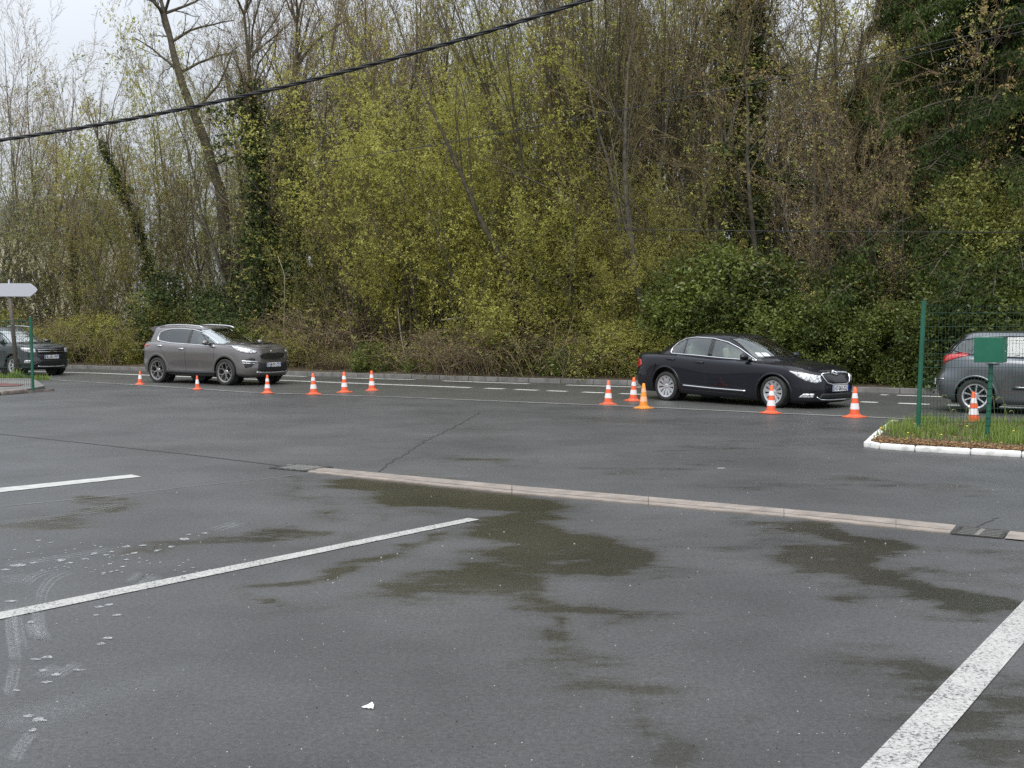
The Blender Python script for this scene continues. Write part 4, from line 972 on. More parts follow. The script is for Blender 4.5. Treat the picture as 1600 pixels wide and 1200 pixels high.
def wheel_meshes(r, rr, w_, style, m_rim):
    """tyre, rim, hub meshes; axis along +Y is outside"""
    bm = bmesh.new(); h = w_ / 2
    lathe(bm, [(rr - .012, -h * .82), (rr + .01, -h * .96), (r * .93, -h * 1.02), (r * .985, -h * .86), (r, -h * .6), (r, -h * .22), (r - .008, -h * .2), (r - .008, -h * .16), (r, -h * .14), (r, h * .14), (r - .008, h * .16), (r - .008, h * .2), (r, h * .22), (r, h * .6), (r * .985, h * .86), (r * .93, h * 1.02), (rr + .01, h * .96), (rr - .012, h * .82)], 56, 'Y')
    ty = bm_mesh('tyre', bm, True); ty.materials.append(M_tyre)
    bm = bmesh.new()
    lathe(bm, [(rr - .03, -h * .8), (rr - .03, h * .55), (rr - .022, h * .86), (rr - .010, h * .90), (rr + .004, h * .93), (rr + .006, h * .80), (rr - .004, -h * .8)], 56, 'Y', close=True)
    n, kind = style
    def spoke(a, r0, r1, w0, w1, y0, y1, tw=0):
        ca, sa = math.cos(a), math.sin(a); ca2, sa2 = math.cos(a + tw), math.sin(a + tw)
        def pt(rad, off, y, c_, s_): return bm.verts.new((rad * c_ - off * s_, y, rad * s_ + off * c_))
        A = [pt(r0, -w0, y0 - .03, ca, sa), pt(r0, w0, y0 - .03, ca, sa), pt(r0, w0 * .75, y0, ca, sa), pt(r0, -w0 * .75, y0, ca, sa)]
        B = [pt(r1, -w1, y1 - .03, ca2, sa2), pt(r1, w1, y1 - .03, ca2, sa2), pt(r1, w1 * .75, y1, ca2, sa2), pt(r1, -w1 * .75, y1, ca2, sa2)]
        for k in range(4): bm.faces.new((A[k], A[(k + 1) % 4], B[(k + 1) % 4], B[k]))
        bm.faces.new(A[::-1]); bm.faces.new(B)
    yo, yi = h * .86, h * .66
    for i in range(n):
        a = 2 * math.pi * i / n
        if kind == 'disc': spoke(a, .05, rr * .55, .016, .031 * 11 / n, yi, yi + .012); spoke(a, rr * .55, rr - .016, .031 * 11 / n, .042 * 11 / n, yi + .012, yo)
        elif kind == 'y':
            spoke(a, .045, rr * .52, .022, .017, yi, yi + .01)
            for s_ in (-1, 1): spoke(a, rr * .48, rr - .012, .013, .012, yi + .01, yo, s_ * math.pi / n * .52)
            for s_ in (-1, 1): spoke(a + s_ * math.pi / n * .97, rr * .86, rr - .008, .03, .03, yi + .02, yo)
        elif kind == 'star': spoke(a, .045, rr - .012, .030, .020, yi, yo); 
        else: spoke(a, .05, rr - .012, .013, .016, yi, yo)
    lathe(bm, [(.001, yi + .006), (.03, yi + .006), (.058, yi), (.075, yi - .02), (.075, yi - .05), (.001, yi - .05)], 24, 'Y')
    bmesh.ops.recalc_face_normals(bm, faces=bm.faces)
    ri = bm_mesh('rim', bm, False); ri.materials.append(m_rim)
    bm = bmesh.new(); lathe(bm, [(.001, -.02), (rr * .62, -.02), (rr * .62, 0), (.001, .0)], 32, 'Y'); lathe(bm, [(.001, -h * .7), (rr - .035, -h * .7), (rr - .035, -h * .6), (.001, -h * .6)], 32, 'Y')
    hb = bm_mesh('wheel_hub', bm); hb.materials.append(M_black)
    return {'tyre': ty, 'rim': ri, 'hub': hb}
def car_pose(front_px, rear_px, wb, halfw, mid=None):
    """near-side wheel contact pixels -> location and heading of the car; axle_f x position relative to centre"""
    f, r_ = G(*front_px), G(*rear_px); d = (f - r_); ang = math.atan2(d.y, d.x); m = (f + r_) / 2; d.normalize()
    n_ = Vector((-d.y, d.x, 0)); return m + n_ * halfw, ang

# ---------------------------------------------------------------- dark saloon
P_navy = paint('navy black pearl', (.004, .0045, .009), .0, .35, damt=.10, spec=.12)
loc, rz = car_pose((1210, 637), (1045, 626), 2.76, .80)
af, ar = 1.49, -1.27; loc -= Vector((math.cos(rz), math.sin(rz), 0)) * (af + ar) / 2
dlo = [(.94, .950), (.72, 1.062), (.48, 1.182), (.20, 1.288), (-.18, 1.352), (-.65, 1.362), (-.95, 1.325), (-1.14, 1.235), (-1.25, 1.12), (-1.26, 1.03), (-1.22, 1.005), (-.5, .99), (.2, .965)]
cf = dict(name='saloon_car', label='dark navy saloon with chrome window line, angled between the cones', cat='car', loc=loc, rz=rz, W=1.817, L=4.84, paint=P_navy,
 plan=[(2.42, 0), (2.41, .25), (2.355, .5), (2.22, .70), (1.98, .82), (1.55, .885), (.8, .905), (0, .908), (-.8, .905), (-1.45, .895), (-1.95, .845), (-2.24, .74), (-2.37, .52), (-2.41, .25), (-2.42, 0)],
 keys=[0, 3, 5, 7, 9, 11, 14],
 rows=[([.19, .20, .18, .18, .20, .25, .29], [.10, .08, .06, .07, .06, .12, .12]), ([.235, .24, .23, .22, .25, .30, .33], [.02, .015, .03, .03, .03, .04, .04]), ([.42, .42, .40, .36, .42, .48, .48], [0, 0, 0, .012, 0, 0, 0]), ([.54, .55, .56, .55, .57, .60, .60], [.015, .01, .0, .0, 0, .012, .015]),
       ([.655, .66, .70, .72, .73, .74, .74], [.05, .03, .0, .004, .0, .035, .05]), ([.72, .745, .82, .86, .89, .88, .89], [.09, .06, .015, .018, .018, .05, .07]), ([.755, .79, .875, .918, .955, .955, .965], [.15, .10, .055, .05, .055, .085, .09]), ([.775, .815, .90, .938, .985, .99, .99], [.24, .17, .11, .10, .105, .14, .14])],
 crown_f=.055, crown_r=.02, ridge=.012, cowl=1.28, deck=-1.8, belt=.97, gmid=-.4,
 gh=dict(z=[.86, .98, 1.10, 1.22, 1.32, 1.39, 1.43, 1.452, 1.462], xf=[1.50, 1.29, 1.06, .84, .62, .42, .27, .08, -.15], xr=[-2.12, -1.92, -1.70, -1.46, -1.22, -1.00, -.82, -.62, -.44], w=[.80, .778, .735, .688, .642, .592, .50, .28, .02], nf=3.4, nr=3.4),
 axles=(af, ar), wr=.332, tz=.310, shear=.022, arch=.380, lip=.03, lipm=P_navy, zb=.17, cabin=(1.15, -1.7), seats=(.12, -.85), seatm=M_cream,
 side_windows=[('front_window', [p for p in [(.88, .965), (.68, 1.062), (.44, 1.175), (.16, 1.272), (-.12, 1.325), (-.12, .995)]], M_glass), ('rear_window', [(-.23, .998), (-.23, 1.333), (-.40, 1.345), (-.65, 1.345), (-.86, 1.325), (-.86, 1.008)], M_glass), ('quarter_window', [(-.90, 1.01), (-.90, 1.318), (-1.02, 1.278), (-1.12, 1.218), (-1.22, 1.12), (-1.225, 1.04), (-1.20, 1.02)], M_glass)],
 end_windows=[('windscreen', [(-.655, 1.0), (.655, 1.0), (.555, 1.37), (.3, 1.385), (-.3, 1.385), (-.565, 1.37)], M_screen, 1), ('back_glass', [(-.62, 1.04), (.62, 1.04), (.5, 1.345), (-.5, 1.345)], M_privacy, -1)],
 trims=[dlo], trimm=M_chrome, trimr=.014, pillars=[[(-.175, 1.0), (-.175, 1.335)], [(-.14, 1.0), (-.14, 1.33)], [(-.21, 1.0), (-.21, 1.335)]], dividers=[[(-.88, 1.01), (-.88, 1.325)]],
 seams=[[(.94, .92), (.90, .75), (.80, .42), (.80, .27)], [(-.17, .975), (-.18, .7), (-.17, .3)], [(-1.25, 1.0), (-1.24, .85), (-1.12, .72), (-.98, .55), (-.88, .38), (-.86, .28)], [(.80, .27), (-.86, .27)], [(2.1, .74), (1.6, .90), (1.0, .945)], [(-1.86, .62), (-2.2, .62)]],
 fseams=[(0, [(-.52, .77), (-.3, .785), (.3, .785), (.52, .77)])],
 wheel_meshes=wheel_meshes(.310, .225, .215, (11, 'disc'), M_silver), steer=-.05, mirror=(.80, .975), handles=[(-.34, .855), (-1.13, .885)], handm=P_navy, plate_z=.47, plate_zr=.60, plate='AT-063-ZQ',
 wipers=[[(-.55, 1.02), (-.1, 1.035)], [(-.05, 1.02), (.45, 1.04)]])
t = car(cf); ln, pa, p3_, root = t['line'], t['patch'], t['p3'], t['root']
g_out = [(-.46, .735), (-.30, .755), (-.12, .760), (-.04, .735), (0, .715), (.04, .735), (.12, .760), (.30, .755), (.46, .735), (.43, .66), (.36, .575), (.22, .545), (-.22, .545), (-.36, .575), (-.43, .66)]
gr_ = pa('grille', [(a * .96, .65 + (b - .65) * .93) for a, b in g_out], M_gloss, 'az', az=0, off=.006)
bm = bmesh.new(); ln(bm, 'az', g_out, .014, az=0, off=.008, closed=True, step=.02)
ln(bm, 'az', [(-.42, .745), (-.25, .765), (-.05, .76)], .017, az=0, off=.01); ln(bm, 'az', [(.42, .745), (.25, .765), (.05, .76)], .017, az=0, off=.01)
link('grille_surround', bm_mesh('grille_surround', bm, True), root, M_chrome)
bm = bmesh.new()
for k in range(17): u = -.38 + .76 * k / 16; ln(bm, 'az', [(u, .57 + abs(u) * .06), (u, .715)], .004, az=0, off=.008)
link('grille_bars', bm_mesh('grille_bars', bm), gr_, M_black)
h = t['cast']('az', 0, .76); bm = bmesh.new(); bmesh.ops.create_cone(bm, cap_ends=True, segments=24, radius1=.045, radius2=.040, depth=.016, matrix=Matrix.Translation(h[0] + h[1] * .014) @ Matrix.Rotation(math.pi / 2, 4, 'Y') @ Matrix.Rotation(R(20), 4, 'Y')); link('badge', bm_mesh('badge', bm), root, M_chrome)
pa('lower_intake', [(-.50, .375), (.50, .375), (.56, .28), (-.56, .28)], M_black, 'az', az=0, off=.004)
bm = bmesh.new(); ln(bm, 'az', [(-.60, .31), (-.52, .262), (-.3, .25), (.3, .25), (.52, .262), (.60, .31)], .011, az=0, off=.004); link('chrome_lip', bm_mesh('chrome_lip', bm, True), root, M_chrome)
HL = [(2.30, .50, .715), (2.14, .70, .755), (1.84, .85, .795), (1.98, .815, .70), (2.16, .74, .61), (2.27, .60, .575), (2.30, .54, .59), (2.335, .50, .60)]
for sg in (1, -1):
    hl = pa('headlight', p3_(HL, 42 * sg, sg), M_lamp, 'az', az=42 * sg, off=.004)
    bm = bmesh.new(); hpoly = p3_(HL, 42 * sg, sg); ln(bm, 'az', hpoly, .005, az=42 * sg, off=.004, closed=True); link('headlight_seal', bm_mesh('headlight_seal', bm), hl, M_black)
    for (x, y, z) in ((2.24, .62, .665), (2.10, .74, .69)):
        a = 42 * sg; u, zz = p3_([(x, y, z)], a, sg)[0]; hh = t['cast']('az', u, zz, az=a)
        if hh:
            bm = bmesh.new(); q = hh[1].to_track_quat('Z', 'Y').to_matrix().to_4x4(); bmesh.ops.create_cone(bm, cap_ends=True, segments=20, radius1=.050, radius2=.042, depth=.008, matrix=Matrix.Translation(hh[0] + hh[1] * .010) @ q); link('projector', bm_mesh('projector', bm), hl, M_chrome)
    FG = [(2.25, .62, .375), (2.10, .76, .37), (2.02, .80, .29), (2.24, .64, .30)]
    pa('fog_light', p3_(FG, 40 * sg, sg), M_lamp, 'az', az=40 * sg, off=.004)
    TL = [(-2.34, .60, .84), (-2.22, .75, .86), (-2.08, .80, .84), (-2.02, .82, .72), (-2.20, .76, .66), (-2.34, .60, .68)]
    pa('tail_light', p3_(TL, 180 - 50 * sg, sg), M_red, 'az', az=180 - 50 * sg, off=.005)
    bm = bmesh.new(); ln(bm, 'side', [(.84, .345), (0, .345), (-.80, .360)], .017, sg, off=.004, step=.06); link('side_strip', bm_mesh('side_strip', bm, True), root, M_chrome)
    bm = bmesh.new(); ln(bm, 'side', [(.76, .365), (0, .368), (-.84, .385)], .012, sg, off=.001, step=.06); link('door_rubber', bm_mesh('door_rubber', bm, True), root, M_black)
    # tax disc and dealer stickers at the screen foot
bm = bmesh.new()
for a_, b_ in ((.44, .53), (.55, .60)):
    for s in (-1,):
        P_ = [t['cast']('az', s * u, z) for u, z in ((a_, 1.03), (b_, 1.03), (b_ - .02, 1.10), (a_ - .02, 1.10))]
        if all(P_): bm.faces.new([bm.verts.new(p[0] + p[1] * .003) for p in P_])
link('screen_sticker', bm_mesh('screen_sticker', bm), root, M_plate)

for o_ in root.children:      # nose-down stance while braking
    if not o_.name.startswith(('wheel.', 'wheel_w')) and o_.name != 'wheel': o_.matrix_parent_inverse = t['shear']
# ---------------------------------------------------------------- brown-grey crossover
P_brown = paint('brown grey metallic', (.17, .158, .155), .6, .27, damt=.4)
loc, rz = car_pose((361, 602.3), (246, 597.8), 2.67, .80)
af, ar = 1.33, -1.34
fr_, rr_ = G(361, 602.3), G(246, 597.8); mid_ = (fr_ + rr_) / 2; rz = math.radians(-33); dv = Vector((math.cos(rz), math.sin(rz), 0)); loc = mid_ + Vector((-dv.y, dv.x, 0)) * .80 - dv * (af + ar) / 2
dlo = [(.92, 1.03), (.69, 1.16), (.45, 1.285), (.18, 1.40), (-.16, 1.472), (-.65, 1.500), (-1.05, 1.485), (-1.32, 1.445), (-1.44, 1.39), (-1.475, 1.27), (-1.45, 1.175), (-1.25, 1.14), (-.8, 1.10), (0, 1.07)]
cf = dict(name='crossover_car', label='brownish grey crossover with black wheel arches and silver roof rails', cat='car', loc=loc, rz=rz, W=1.855, L=4.485, paint=P_brown,
 plan=[(2.24, 0), (2.235, .25), (2.19, .5), (2.07, .71), (1.83, .85), (1.42, .915), (.75, .925), (0, .915), (-.75, .925), (-1.42, .920), (-1.85, .865), (-2.08, .75), (-2.19, .52), (-2.235, .25), (-2.24, 0)],
 keys=[0, 3, 5, 7, 9, 11, 14],
 rows=[([.23, .24, .27, .24, .27, .30, .31], [.14, .10, .06, .08, .06, .12, .14]), ([.30, .31, .34, .31, .34, .37, .38], [.04, .03, .0, .035, .0, .04, .05]), ([.45, .46, .48, .44, .50, .53, .55], [0, 0, .0, .04, .0, 0, 0]), ([.60, .62, .66, .64, .68, .71, .72], [.02, .015, .0, .012, .0, .02, .02]),
       ([.78, .80, .84, .84, .87, .90, .92], [.03, .03, .008, .0, .0, .02, .04]), ([.90, .93, .97, .98, 1.02, 1.04, 1.06], [.07, .06, .03, .012, .02, .05, .07]), ([.965, 1.005, 1.045, 1.05, 1.10, 1.12, 1.14], [.12, .11, .07, .05, .06, .09, .10]), ([.99, 1.035, 1.08, 1.08, 1.13, 1.15, 1.17], [.2, .18, .13, .105, .12, .15, .15])],
 crown_f=.07, crown_r=.0, ridge=.014, cowl=1.12, deck=-1.98, belt=1.06, gmid=-.4,
 gh=dict(z=[.98, 1.08, 1.20, 1.32, 1.43, 1.52, 1.57, 1.60, 1.612], xf=[1.33, 1.13, .90, .66, .41, .16, -.02, -.28, -.55], xr=[-2.10, -2.09, -2.06, -2.01, -1.97, -1.95, -1.88, -1.50, -1.0], w=[.825, .805, .765, .718, .670, .612, .53, .32, .02], nf=3.4, nr=4.2),
 axles=(af, ar), wr=.355, arch=.405, lip=.075, lipm=mat('grey arch cladding', (.085, .080, .075), .6), zb=.22, cabin=(1.0, -1.9), seats=(.05, -.92),
 side_windows=[('front_window', [(.85, 1.045), (.65, 1.155), (.42, 1.27), (.16, 1.378), (-.13, 1.448), (-.13, 1.085)], M_glass), ('rear_window', [(-.24, 1.09), (-.24, 1.455), (-.65, 1.478), (-1.06, 1.465), (-1.06, 1.13)], M_privacy), ('quarter_window', [(-1.10, 1.145), (-1.10, 1.46), (-1.29, 1.43), (-1.41, 1.375), (-1.44, 1.27), (-1.42, 1.19)], M_privacy)],
 end_windows=[('windscreen', [(-.74, 1.09), (.74, 1.09), (.575, 1.475), (.3, 1.495), (-.3, 1.495), (-.575, 1.475)], M_screen2, 1), ('back_glass', [(-.62, 1.2), (.62, 1.2), (.52, 1.47), (-.52, 1.47)], M_privacy, -1)],
 trims=[dlo], trimm=M_chrome, trimr=.018, pillars=[[(-.185, 1.08), (-.185, 1.455)], [(-.15, 1.08), (-.15, 1.45)], [(-.22, 1.08), (-.22, 1.46)]], dividers=[[(-1.08, 1.12), (-1.08, 1.47)]],
 seams=[[(.92, 1.0), (.92, .8), (.90, .5), (.86, .36)], [(-.19, 1.06), (-.20, .7), (-.19, .36)], [(-1.22, 1.11), (-1.20, .98), (-1.04, .83), (-.93, .62), (-.86, .42), (-.84, .36)], [(1.86, .96), (1.4, 1.05), (1.0, 1.07)], [(.84, .36), (-.84, .36)]],
 fseams=[(0, [(-.62, .945), (-.4, .955), (.4, .955), (.62, .945)])],
 wheel_meshes=wheel_meshes(.355, .262, .235, (5, 'y'), M_machined), mirror=(.74, 1.085), handles=[(-.34, .955), (-1.22, 1.03)], handm=M_chrome, plate_z=.55, plate_zr=.62, plate='GM-971-TD',
 wipers=[[(-.55, 1.10), (-.05, 1.11)], [(-.02, 1.10), (.45, 1.12)]])
t = car(cf); ln, pa, p3_, root = t['line'], t['patch'], t['p3'], t['root']
gk = [(-.46, .80), (-.40, .845), (-.2, .862), (0, .85), (.2, .862), (.40, .845), (.46, .80), (.40, .72), (.26, .69), (0, .68), (-.26, .69), (-.40, .72)]
g_ = pa('grille', gk, M_gloss, 'az', az=0, off=.006); bm = bmesh.new()
for k in range(6): z = .705 + k * .026; ln(bm, 'az', [(-.40 + abs(k - 3) * .012, z), (.40 - abs(k - 3) * .012, z)], .004, az=0, off=.009)
link('grille_bars', bm_mesh('grille_bars', bm), g_, mat('satin grey', (.12, .12, .12), .35, .6))
bm = bmesh.new(); ln(bm, 'az', gk, .007, az=0, off=.008, closed=True); link('grille_surround', bm_mesh('grille_surround', bm), root, mat('dark chrome', (.25, .25, .25), .2, 1))
h = t['cast']('az', 0, .905); bm = bmesh.new(); bmesh.ops.create_uvsphere(bm, u_segments=16, v_segments=8, radius=1, matrix=Matrix.Translation(h[0] + h[1] * .004) @ Matrix.Diagonal((.012, .065, .03, 1))); link('badge', bm_mesh('badge', bm, True), root, M_chrome)
pa('lower_intake', [(-.50, .64), (-.42, .60), (.42, .60), (.50, .64), (.54, .43), (.46, .38), (-.46, .38), (-.54, .43)], M_black, 'az', az=0, off=.006)
bm = bmesh.new(); ln(bm, 'az', [(-.56, .365), (-.3, .345), (.3, .345), (.56, .365)], .017, az=0, off=.008); link('skid_plate', bm_mesh('skid_plate', bm, True), root, M_silver)
for sg in (1, -1):
    HL = [(2.12, .50, .915), (1.98, .66, .972), (1.72, .80, 1.035), (1.52, .86, 1.055), (1.68, .85, .96), (1.86, .82, .885), (2.04, .70, .855), (2.14, .56, .865)]
    hl = pa('headlight', p3_(HL, 45 * sg, sg), M_lamp, 'az', az=45 * sg, off=.005)
    bm = bmesh.new(); ln(bm, 'az', p3_(HL, 45 * sg, sg), .006, az=45 * sg, off=.004, closed=True); link('headlight_seal', bm_mesh('headlight_seal', bm), hl, M_black)
    FG = [(2.14, .60, .72), (2.08, .70, .74), (1.98, .78, .71), (1.94, .80, .60), (1.97, .79, .48), (2.10, .70, .50), (2.16, .62, .60)]
    fb = pa('fog_light_housing', p3_(FG, 42 * sg, sg), M_black, 'az', az=42 * sg, off=.005)
    bm = bmesh.new()
    for dz in (0, -.05): ln(bm, 'az', p3_([(1.92, .83, .655 + dz), (2.06, .74, .65 + dz), (2.14, .62, .645 + dz)], 42 * sg, sg), .010, az=42 * sg, off=.012)
    link('fog_light', bm_mesh('fog_light', bm), fb, M_lamp)
    bm = bmesh.new(); ln(bm, 'az', p3_([(1.90, .83, .66), (2.10, .68, .645), (2.16, .55, .635)], 42 * sg, sg), .011, az=42 * sg, off=.015); link('chrome_blade', bm_mesh('chrome_blade', bm), root, M_silver)
    pa('tail_light', p3_([(-2.13, .60, 1.06), (-2.02, .76, 1.075), (-1.80, .86, 1.06), (-1.70, .87, 1.035), (-1.92, .84, .99), (-2.13, .62, .975)], 180 - 55 * sg, sg), M_red, 'az', az=180 - 55 * sg, off=.006)
    # cladding along sills and bumper corners
    bm = bmesh.new(); ln(bm, 'side', [(.95, .33), (0, .31), (-.95, .33)], .05, sg, off=-.018, step=.05); link('sill_cladding', bm_mesh('sill_cladding', bm, True), root, M_black)
    bm = bmesh.new(); P_ = []
    for x, z in ((.30, 1.50), (.1, 1.560), (-.3, 1.592), (-.8, 1.606), (-1.25, 1.592), (-1.6, 1.56)): P_.append((x, sg * (.585 if -1.3 < x < .2 else .60), z))
    P_[0] = (.16, sg * .555, 1.525); P_[1] = (.02, sg * .565, 1.565); P_[-1] = (-1.60, sg * .58, 1.545)
    tube(bm, P_, [.014, .02, .02, .02, .02, .014], 8); link('roof_rail', bm_mesh('roof_rail', bm, True), root, M_silver)
    bm = bmesh.new(); box(bm, (-.93, sg * .72, .25), (.02, .2, .16)); link('mud_flap', bm_mesh('mud_flap', bm), root, M_black)
bm = bmesh.new(); prof = [(-1.50, 1.594), (-1.85, 1.572), (-2.04, 1.535), (-2.03, 1.50), (-1.93, 1.43), (-1.70, 1.40)]
for s0, s1 in ((-.53, .53),):
    a_ = [bm.verts.new((x, s0, z - .01)) for x, z in prof]; m_ = [bm.verts.new((x - .02, 0, z + .01)) for x, z in prof]; b_ = [bm.verts.new((x, s1, z - .01)) for x, z in prof]
    for p_, q_ in ((a_, m_), (m_, b_)):
        for k in range(6): bm.faces.new((p_[k], p_[(k + 1) % 6], q_[(k + 1) % 6], q_[k]))
    bm.faces.new(a_); bm.faces.new(b_[::-1])
bmesh.ops.recalc_face_normals(bm, faces=bm.faces); link('spoiler', bm_mesh('spoiler', bm), root, P_brown)

# ---------------------------------------------------------------- dark hatchback, left edge
P_slate = paint('slate dark metallic', (.030, .036, .038), .45, .28)
af, ar = 1.22, -1.37; rz = math.radians(-34); dv = Vector((math.cos(rz), math.sin(rz), 0)); fw = G(24, 587.6); loc = fw + Vector((-dv.y, dv.x, 0)) * .75 - dv * af
dlo = [(.80, .98), (.60, 1.10), (.38, 1.22), (.14, 1.34), (-.15, 1.41), (-.6, 1.43), (-1.0, 1.41), (-1.42, 1.34), (-1.62, 1.22), (-1.60, 1.10), (-1.2, 1.05), (-.4, 1.01)]
cf = dict(name='hatchback_car', label='dark slate hatchback with raised trim, cut off by the left edge behind the fence', cat='car', loc=loc, rz=rz, W=1.75, L=4.08, paint=P_slate,
 plan=[(2.04, 0), (2.03, .25), (1.985, .5), (1.87, .69), (1.65, .80), (1.28, .86), (.7, .872), (0, .865), (-.7, .872), (-1.35, .87), (-1.72, .81), (-1.93, .70), (-2.01, .5), (-2.035, .25), (-2.04, 0)],
 keys=[0, 3, 5, 7, 9, 11, 14],
 rows=[([.22, .23, .25, .23, .25, .28, .29], [.14, .10, .06, .08, .06, .12, .14]), ([.29, .30, .32, .29, .32, .35, .36], [.03, .02, .0, .03, .0, .04, .05]), ([.44, .45, .46, .42, .48, .50, .52], [0, 0, .0, .03, .0, 0, 0]), ([.58, .60, .62, .60, .64, .68, .70], [.02, .015, .0, .01, .0, .02, .02]),
       ([.74, .76, .78, .78, .80, .84, .86], [.03, .03, .008, .0, .0, .02, .04]), ([.85, .87, .90, .91, .94, .97, 1.0], [.06, .05, .02, .012, .02, .05, .07]), ([.90, .925, .965, .98, 1.02, 1.05, 1.08], [.11, .10, .06, .05, .06, .09, .10]), ([.92, .95, .995, 1.01, 1.05, 1.08, 1.1], [.2, .17, .12, .10, .12, .15, .15])],
 crown_f=.06, crown_r=.0, ridge=.010, cowl=.90, deck=-1.8, belt=1.0, gmid=-.4,
 gh=dict(z=[.92, 1.01, 1.12, 1.23, 1.35, 1.44, 1.50, 1.53, 1.542], xf=[1.12, .95, .74, .53, .30, .08, -.10, -.34, -.58], xr=[-1.95, -1.94, -1.90, -1.84, -1.77, -1.70, -1.60, -1.25, -.9], w=[.79, .77, .73, .69, .645, .60, .52, .32, .02], nf=3.4, nr=4.2),
 axles=(af, ar), wr=.32, arch=.365, lip=.06, lipm=M_black, zb=.20, cabin=(.9, -1.8), seats=(.05, -.9),
 side_windows=[('front_window', [(.72, 1.0), (.54, 1.105), (.34, 1.21), (.12, 1.32), (-.12, 1.375), (-.12, 1.02)], M_glass), ('rear_window', [(-.22, 1.03), (-.22, 1.385), (-.6, 1.405), (-1.0, 1.385), (-1.38, 1.32), (-1.56, 1.21), (-1.54, 1.12)], M_glass)],
 end_windows=[('windscreen', [(-.70, 1.02), (.70, 1.02), (.56, 1.405), (.3, 1.425), (-.3, 1.425), (-.56, 1.405)], M_screen2, 1), ('back_glass', [(-.58, 1.12), (.58, 1.12), (.5, 1.4), (-.5, 1.4)], M_privacy, -1)],
 trims=[dlo], trimm=M_black, trimr=.012, pillars=[[(-.17, 1.02), (-.17, 1.39)]], dividers=[],
 seams=[[(.82, .96), (.84, .7), (.82, .36)], [(-.17, 1.0), (-.17, .36)], [(-1.2, 1.03), (-1.1, .75), (-.95, .5), (-.9, .36)], [(1.66, .92), (1.2, .975), (.95, .99)]],
 fseams=[(0, [(-.52, .885), (-.3, .90), (.3, .90), (.52, .885)])],
 wheel_meshes=wheel_meshes(.32, .205, .205, (6, 'star'), M_silver), mirror=(.62, 1.03), handles=[(-.34, .88), (-1.18, .92)], handm=M_black, plate_z=.60, plate_zr=.75, plate='BL-561-WF',
 wipers=[[(-.5, 1.04), (-.05, 1.05)], [(0, 1.04), (.45, 1.06)]])
t = car(cf); ln, pa, p3_, root = t['line'], t['patch'], t['p3'], t['root']
g_ = pa('grille', [(-.50, .83), (-.42, .86), (.42, .86), (.50, .83), (.46, .72), (.38, .70), (-.38, .70), (-.46, .72)], M_gloss, 'az', az=0, off=.006)
bm = bmesh.new()
for z in (.82, .76): ln(bm, 'az', [(-.45, z), (.45, z)], .011, az=0, off=.012)
link('grille_bars', bm_mesh('grille_bars', bm), g_, M_chrome)
h = t['cast']('az', 0, .79); x0 = h[0].x + .02; bm = bmesh.new()   # folded shield emblem
q = [(-.075, .035), (.075, .035), (.078, -.005), (.035, -.05), (-.035, -.05), (-.078, -.005)]; f_ = bm.faces.new([bm.verts.new((x0, a, .79 + b)) for a, b in q]); g2 = bmesh.ops.extrude_face_region(bm, geom=[f_]); bmesh.ops.translate(bm, verts=[v for v in g2['geom'] if isinstance(v, bmesh.types.BMVert)], vec=(.012, 0, 0)); bmesh.ops.recalc_face_normals(bm, faces=bm.faces)
e_ = link('badge', bm_mesh('badge', bm), root, M_chrome); bm = bmesh.new(); box(bm, (x0 + .014, 0, .797), (.004, .05, .03)); link('badge_slot', bm_mesh('badge_slot', bm), e_, M_black)
pa('lower_intake', [(-.36, .50), (.36, .50), (.62, .36), (.55, .33), (-.55, .33), (-.62, .36)], M_black, 'az', az=0, off=.006)
pa('bumper_panel', [(-.44, .66), (.44, .66), (.40, .53), (-.40, .53)], M_black, 'az', az=0, off=.003)
bm = bmesh.new(); ln(bm, 'az', [(-.46, .315), (-.25, .30), (.25, .30), (.46, .315)], .018, az=0, off=.008); link('skid_plate', bm_mesh('skid_plate', bm, True), root, M_silver)
for sg in (1, -1):
    HL = [(1.93, .52, .86), (1.78, .68, .885), (1.58, .79, .90), (1.62, .79, .82), (1.78, .74, .76), (1.92, .60, .73), (1.96, .50, .74)]
    hl = pa('headlight', p3_(HL, 42 * sg, sg), M_lamp, 'az', az=42 * sg, off=.005)
    pa('fog_light', p3_([(1.90, .62, .50), (1.74, .74, .505), (1.70, .76, .41), (1.86, .66, .40)], 42 * sg, sg), M_silver, 'az', az=42 * sg, off=.006)
    bm = bmesh.new(); tube(bm, [(.15, sg * .58, 1.46), (.0, sg * .575, 1.53), (-.5, sg * .57, 1.565), (-1.1, sg * .57, 1.555), (-1.4, sg * .575, 1.50)], .017, 8); link('roof_rail', bm_mesh('roof_rail', bm, True), root, M_silver)
bm = bmesh.new(); tube(bm, [(-1.3, 0, 1.52), (-1.42, 0, 1.68)], .005, 5); link('aerial', bm_mesh('aerial', bm), root, M_black)

